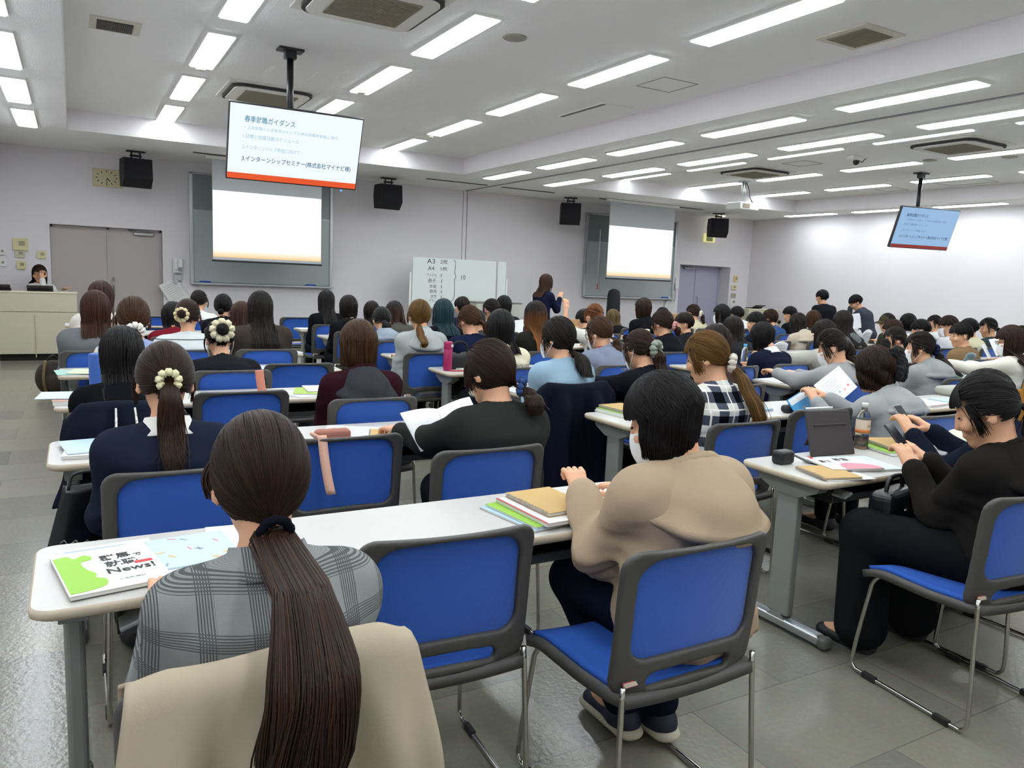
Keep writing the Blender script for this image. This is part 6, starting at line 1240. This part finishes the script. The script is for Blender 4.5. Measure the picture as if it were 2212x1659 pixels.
# --- third column and beyond
r = thing('cushion', 'pale grey-green pouch cushion under a rolled magazine', 'cushion', (5.95, 3.35, TZ)); MB().box((0, 0, .035), (.42, .26, .07), .033, 4).build('body', mat('cushion_grey', '#a9aba0', .9), r)
o = MB().tube([(-.15, 0, 0), (.15, 0, 0)], .028, 16).build('rolled_magazine', pm('#e3e6e2')); o.location = (5.78, 3.17, TZ+.03); o.rotation_euler = (0, 0, -.12); tag(o, 'rolled white magazine with green marks before the grey-green pouch', 'magazine'); MB().tube([(-.12, 0, 0), (-.08, 0, 0)], .0286, 16).tube([(.11, 0, 0), (.14, 0, 0)], .0286, 16).build('green_mark', pm('#9dbf4a'), o)
bb = flat('booklet', 'white booklet with a red edge right of the curly hair', 'booklet', 5.15, 3.17, .3, .24, .1, .012, cover='#e6e4e4'); MB().box((0, -.119, .013), (.3, .008, .0008)).build('red_edge', pm('#b04048'), bb); flat('document_folder', 'pale blue folder right of the red-edged booklet', 'folder', 5.48, 3.13, .3, .24, -.1, .016, '#aec4d4')
flat('paper_sheet', 'white sheets with blue marks under the writing hand of the grey sweatshirt', 'paper', 5.12, 4.38, .4, .28, .1, .004, '#e4eaf0', lines=4, linecol='#6f9fd8'); flat('paper_sheet', 'white sheet at the elbow of the grey sweatshirt', 'paper', 5.4, 4.3, .3, .21, -.1, .003, '#e2e4e6')
r = thing('plush_toy', 'grey-green plush dinosaur sitting on the table behind the grey hoodies', 'toy', (7.62, 4.3, TZ)); g = SDF((-.12, -.1, -.01), (.12, .1, .24), .007); g.ell((0, 0, .075), (.06, .055, .075), None, .03); g.cap((0, .01, .1), (.01, -.01, .175), .04, .036, .03); g.ell((.035, -.015, .185), (.05, .035, .03), None, .02); g.cap((-.05, .03, .03), (-.1, .05, .02), .03, .012, .02)
for s_ in (-1, 1): g.cap((.02, s_*.045, .03), (.075, s_*.05, .02), .022, .02, .015); g.cap((.03, s_*.045, .11), (.07, s_*.035, .10), .014, .012, .015)
link('body', mesh_np('body', *g.mesh()), r, mat('plush_grey', '#55696c', .95, bump=.3, bscale=400, sheen=.5)); MB().ball((.075, -.03, .195), .006).ball((.075, .012, .195), .006).build('eyes', M_black, r); MB().ball((.045, 0, .075), (.02, .04, .05)).build('belly', mat('plush_cream', '#c9c4b4', .95), r)
flat('booklet', 'green-striped booklet before the plush dinosaur', 'booklet', 7.6, 4.12, .3, .14, 0, .008, cover='#a9c48a'); flat('paper_sheet', 'white sheets at the elbow of the white fuzzy sweater', 'paper', 7.75, 4.25, .3, .2, .1, .008, '#e2e3e0')
bo, *_ = panel4('paper_sheet', 'white sheet held up by the white fuzzy sweater', 'paper', q(2136, 733, 4.0), q(2158, 730, 4.05), q(2174, 765, 3.95), .002, '#e8e8e8'); bo, *_ = panel4('paper_sheet', 'second folded sheet drooping from the hand of the white fuzzy sweater', 'paper', q(2120, 745, 4.02), q(2127, 743, 4.06), q(2142, 772, 3.96), .002, '#e4e5e6')
r = thing('tin', 'small mint green tin in the hand of the white fuzzy sweater', 'tin', (7.15, 4.12, TZ)); MB().lathe([(.045, 0), (.047, .004), (.047, .03)], 18).build('base', pm('#8fb8a0'), r); MB().lathe([(.048, .03), (.048, .044), (.044, .048)], 18).build('lid', pm('#dfe2da'), r)
open_book('open white magazine held up by the pale grey quilted coat', (5.72, 5.12, .74), 0, -.3, .2, .18, .05); open_book('open white leaflet held by the person in black, right block', (8.35, 6.1, .72), .2, -.3, .22, .24, .06)
bo, *_ = panel4('paper_sheet', 'white sheet dangling from the hands of the bowing man in the grey suit', 'paper', q(1834, 679, 8.7), q(1858, 676, 8.8), q(1861, 708, 8.7), .002, '#dfe2e6')
r = thing('tablet_computer', 'dark tablet standing right of the navy sweater', 'tablet', (5.35, 5.35, TZ)); MB().box((0, 0, .09), (.26, .01, .18), .004, M=Matrix.Rotation(-.35, 4, 'X')).build('case', mat('case_grey', '#35363c', .5), r)
r = thing('water_bottle', 'clear water bottle with a light blue cap right of the navy sweater', 'bottle', (5.62, 5.3, TZ)); MB().lathe([(.03, 0), (.032, .006), (.032, .15), (.02, .185), (.013, .195)], 18).build('bottle_body', M_pet, r); MB().lathe([(.017, .19), (.017, .215)], 14).build('cap', pm('#58b0d8'), r)
r = thing('flask', 'cream flask behind the lavender grey hoodie', 'bottle', (5.32, 6.42, TZ)); MB().lathe([(.034, 0), (.036, .005), (.036, .2), (.032, .21)], 18).build('body', mat('flask_cream', '#d2d0b2', .5), r); MB().box((0, 0, .24), (.055, .05, .06), .012).build('lid', mat('flask_cream', '', .5), r)
for i, (x, y, w_, h_, c, l) in enumerate(((4.4, 5.6, .3, .2, '#c9d0e0', 'heap of blue and white papers right of the sage scrunchie'), (4.2, 5.5, .25, .2, '#b85a66', 'red booklet under the heap of papers right of the sage scrunchie'), (3.9, 5.55, .3, .22, '#e4e6ea', 'white sheets right of the lavender grey hoodie'), (2.75, 8.7, .3, .2, '#a89fc0', 'lilac and kraft case at the left end of the seventh table, second column'), (2.62, 9.68, .4, .25, '#dfe0da', 'scattered papers on the farthest table of the second column'), (2.2+.6, 6.62, .25, .2, '#e3ddd8', 'white papers at the cuff of the pale grey hoodie'), (6.2, 5.3, .3, .22, '#e2e4e6', 'white papers before the pale grey quilted coat'), (3.3, 6.6, .3, .2, '#d9c4cc', 'pink papers beside the navy sweatshirt with glasses'), (8.0, 5.3, .3, .2, '#e0e2e2', 'white papers before the brown vest'), (8.7, 5.32, .3, .2, '#d8dcc8', 'papers at the right of the brown vest'))):
    flat('paper_sheet', l, 'paper', x, y, w_, h_, .1*(i % 3)-.1, .012, c)
bo, *_ = panel4('paper_sheet', 'white sheet held in front of the long ombre hair', 'paper', q(1112, 692, 8.6), q(1132, 690, 8.6), q(1127, 738, 8.55), .002, '#eef0ee')
open_book('open pale booklet standing at the elbow of the dark bob, second column', (2.38+.35, 8.62, .71), .3, -.2, .14, .16, .03); r = thing('beige_carton', 'slim beige carton standing beside the black suit', 'carton', (2.78, 9.62, TZ)); MB().box((0, 0, .1), (.08, .06, .2), .003).build('box_body', mat('carton_beige', '#c9c5b0', .7), r); MB().box((0, 0, .201), (.08, .06, .003)).build('flap', mat('carton_beige', '', .7), r)
r = thing('handbag', 'white ring-handled bag behind the half-up hair', 'bag', (6.35, 6.3, TZ)); MB().box((0, 0, .05), (.2, .1, .1), .03, 3).build('body', mat('bag_white', '#c9c6bd', .7), r); MB().tube([(.08*math.cos(a), 0, .1+.08*math.sin(a)) for a in np.linspace(0, 3.14, 16)], .01).build('handle', mat('bag_white', '', .7), r)
# --- bags and coats
r = thing('tote_bag', 'glossy black tote bag hanging at the left end of the second table', 'bag', (.02, 3.08, .40)); P = []
P = [[(x*(1.15-.35*b_)+.02*b_, .03*math.sin(x*20)*(1-b_)-.02, .25*b_-.12*x*(1-b_)) for b_ in np.linspace(0, 1, 9)] for x in np.linspace(-.12, .13, 17)]
MB().sheet(np.array(P), thick=.05).build('body', mat('tote_gloss', '#0d0e12', .22), r); MB().tube([(-.09+.012*k_, -.045, .055-.0015*k_*1.0+.012*math.sin(k_*2.1)) for k_ in range(14)], .0022, 5).build('script_mark', pm('#9a9ca4'), r); MB().tube(spline([(-.06, -.02, .24), (-.04, .0, .29), (.05, 0, .29), (.08, -.02, .24)], 14), .006).build('handle', M_black, r)
r = thing('backpack', 'brown and black backpack on the floor beside the left tables', 'backpack', (-.24, 9.6, 0), .3); g = SDF((-.2, -.16, 0), (.2, .16, .45), .012); g.ell((0, 0, .17), (.16, .11, .19), None, .04); g.ell((0, -.1, .11), (.11, .05, .09), None, .04); g.cut(lambda x, y, z: .0-z+0*x+0*y)
link('body', mesh_np('body', *g.mesh()), r, mat('backpack_brown', '#2e241c', .8)); [MB().tube(spline([(s_*.09, -.12, .02), (s_*.12, -.15, .18), (s_*.08, -.08, .37)], 12), .014, 6).build('strap', mat('strap_tan', '#6d5838', .8), r) for s_ in (-1, 1)]; MB().tube(spline([(-.05, -.05, .37), (0, -.07, .42), (.05, -.05, .37)], 10), .012, 6).build('top_handle', M_black, r)
def bag(label, x, y, z, s_, col, rz=0, rough=.5):
    r = thing('handbag', label, 'bag', (x, y, z), rz); MB().box((0, 0, s_[2]/2), s_, min(s_)*.32, 4).build('body', mat('bag_'+col, col, rough, bump=.1, bscale=60), r); MB().tube(spline([(-s_[0]*.3, 0, s_[2]*.95), (-s_[0]*.2, 0, s_[2]*1.25), (s_[0]*.2, 0, s_[2]*1.25), (s_[0]*.3, 0, s_[2]*.95)], 16), .009).build('handle', mat('bag_'+col, col, rough), r); MB().ball((0, -s_[1]/2, s_[2]*.55), .008).build('stud', M_chrome, r)
bag('black leather handbag hanging under the nearest table before the faded black jacket', 2.84, 1.83, .50, (.26, .1, .18), '#0f1013', .2, .3); bag('large black bag on the floor at the lower right', 3.5, 2.02, 0, (.5, .3, .3), '#0e0e10', 0, .7); bag('beige bag on the seat behind the phone of the navy top', 4.2, 2.62, .45, (.3, .2, .26), '#b3a582', 0, .8); bag('dark bag on the floor under the fifth table, left column', 1.75, 6.3, 0, (.3, .25, .3), '#191a26', 0, .8); bag('black bag on the floor under the table behind the suit jacket', 2.3, 4.6, 0, (.35, .25, .35), '#101012', .2, .8)
bag('black rucksack hanging on the chair of the pale grey hoodie', 2.72, 5.62, .48, (.26, .14, .34), '#121317', 0, .8)
r = thing('cloth_bundle', 'crumpled white cloth beside the phone of the navy top', 'cloth', (3.92, 2.22, TZ)); g = SDF((-.12, -.1, -.01), (.12, .1, .08), .008); g.ell((0, 0, .02), (.09, .07, .035), None, .02); g.ell((.04, .03, .04), (.05, .04, .025), None, .02); g.disp(lambda x, y, z: .006*np.sin(60*x+40*y)*np.cos(50*y-30*z)); g.cut(lambda x, y, z: .001-z+0*x+0*y); link('fabric', mesh_np('fabric', *g.mesh()), r, mat('cloth_white', '#d9d6c6', .9))
def draped(label, x, y, col, w_=.285, drop=.62, seedv=1, fold=.02, name='draped_coat', corner=.05):
    """coat hung over a chair back: front flap, over the rail, down behind"""
    rs = np.random.default_rng(seedv); ph = rs.uniform(0, 6, 4); nu, P = 57, []
    for u in np.linspace(-1, 1, nu):
        row = []; e = abs(u); sl = corner*sstep(.72, 1, e)
        for s_ in np.linspace(0, 1, 46):
            zt = .832-sl*1.2+.008*math.sin(3*u+ph[0]); yr = -.262+.62*(u*w_)**2*.9
            if s_ < .2: a = s_/.2; z = zt-.16*(1-a); y_ = yr+.045-.02*a
            elif s_ < .27: a = (s_-.2)/.07; z = zt+.014*math.sin(a*math.pi); y_ = yr+.025-.065*a
            else:
                a = (s_-.27)/.73; f = fold*sstep(0, .25, a)*(math.sin(7.5*u+ph[1]+a)+.6*math.sin(15*u+ph[2])+.5*math.sin(24*u+ph[3]-a*2)*a)
                z = zt-drop*a; y_ = yr-.04-.05*a-f-.025*min(1, a*5)
            xx = u*(w_+(.06*max(0, s_-.27)+.015*math.sin(9*s_+ph[3]))*(1 if s_ > .2 else 0)+.01)
            row.append((xx, y_, z))
        P.append(row)
    o = MB().sheet(np.array(P), thick=.007).build(name, mat('coat_'+col, col, .9, bump=.08, bscale=300, spec=.1)); o.location = (x, y, 0); tag(o, label, 'coat'); return o
draped('cream coat draped over the nearest chair, behind the check jacket', CHX['check'][0], CHX['check'][1], '#a99d88', .222, .82, 3, .022, corner=.015); draped('navy coat hanging over the chair of the pale blue sweatshirt', CHX['blue'][0], CHX['blue'][1], '#0a0f1e', .27, .62, 5, .035); draped('navy coat over the chair of the black-haired person in the third row, left', CHX['a3'][0], CHX['a3'][1], '#0e1322', .225, .34, 8, .02)
r = thing('handbag', 'small dark bag with metal rings hanging over the navy coat, third row left', 'bag', (CHX['a3'][0]-.02, CHX['a3'][1]-.5, .56)); MB().box((0, 0, .05), (.12, .04, .16), .012).build('body', mat('bag_darknavy', '#10131d', .5), r); [MB().tube([(s_*.04, 0, .13), (s_*.04, .0, .2), (s_*.035, .08, .29)], .006).build('strap', M_chrome, r) for s_ in (-1, 1)]; MB().box((-.06, -.02, -.02), (.09, .02, .05), .004).build('fur_charm', mat('charm_cream', '#b9ab88', .9), r)
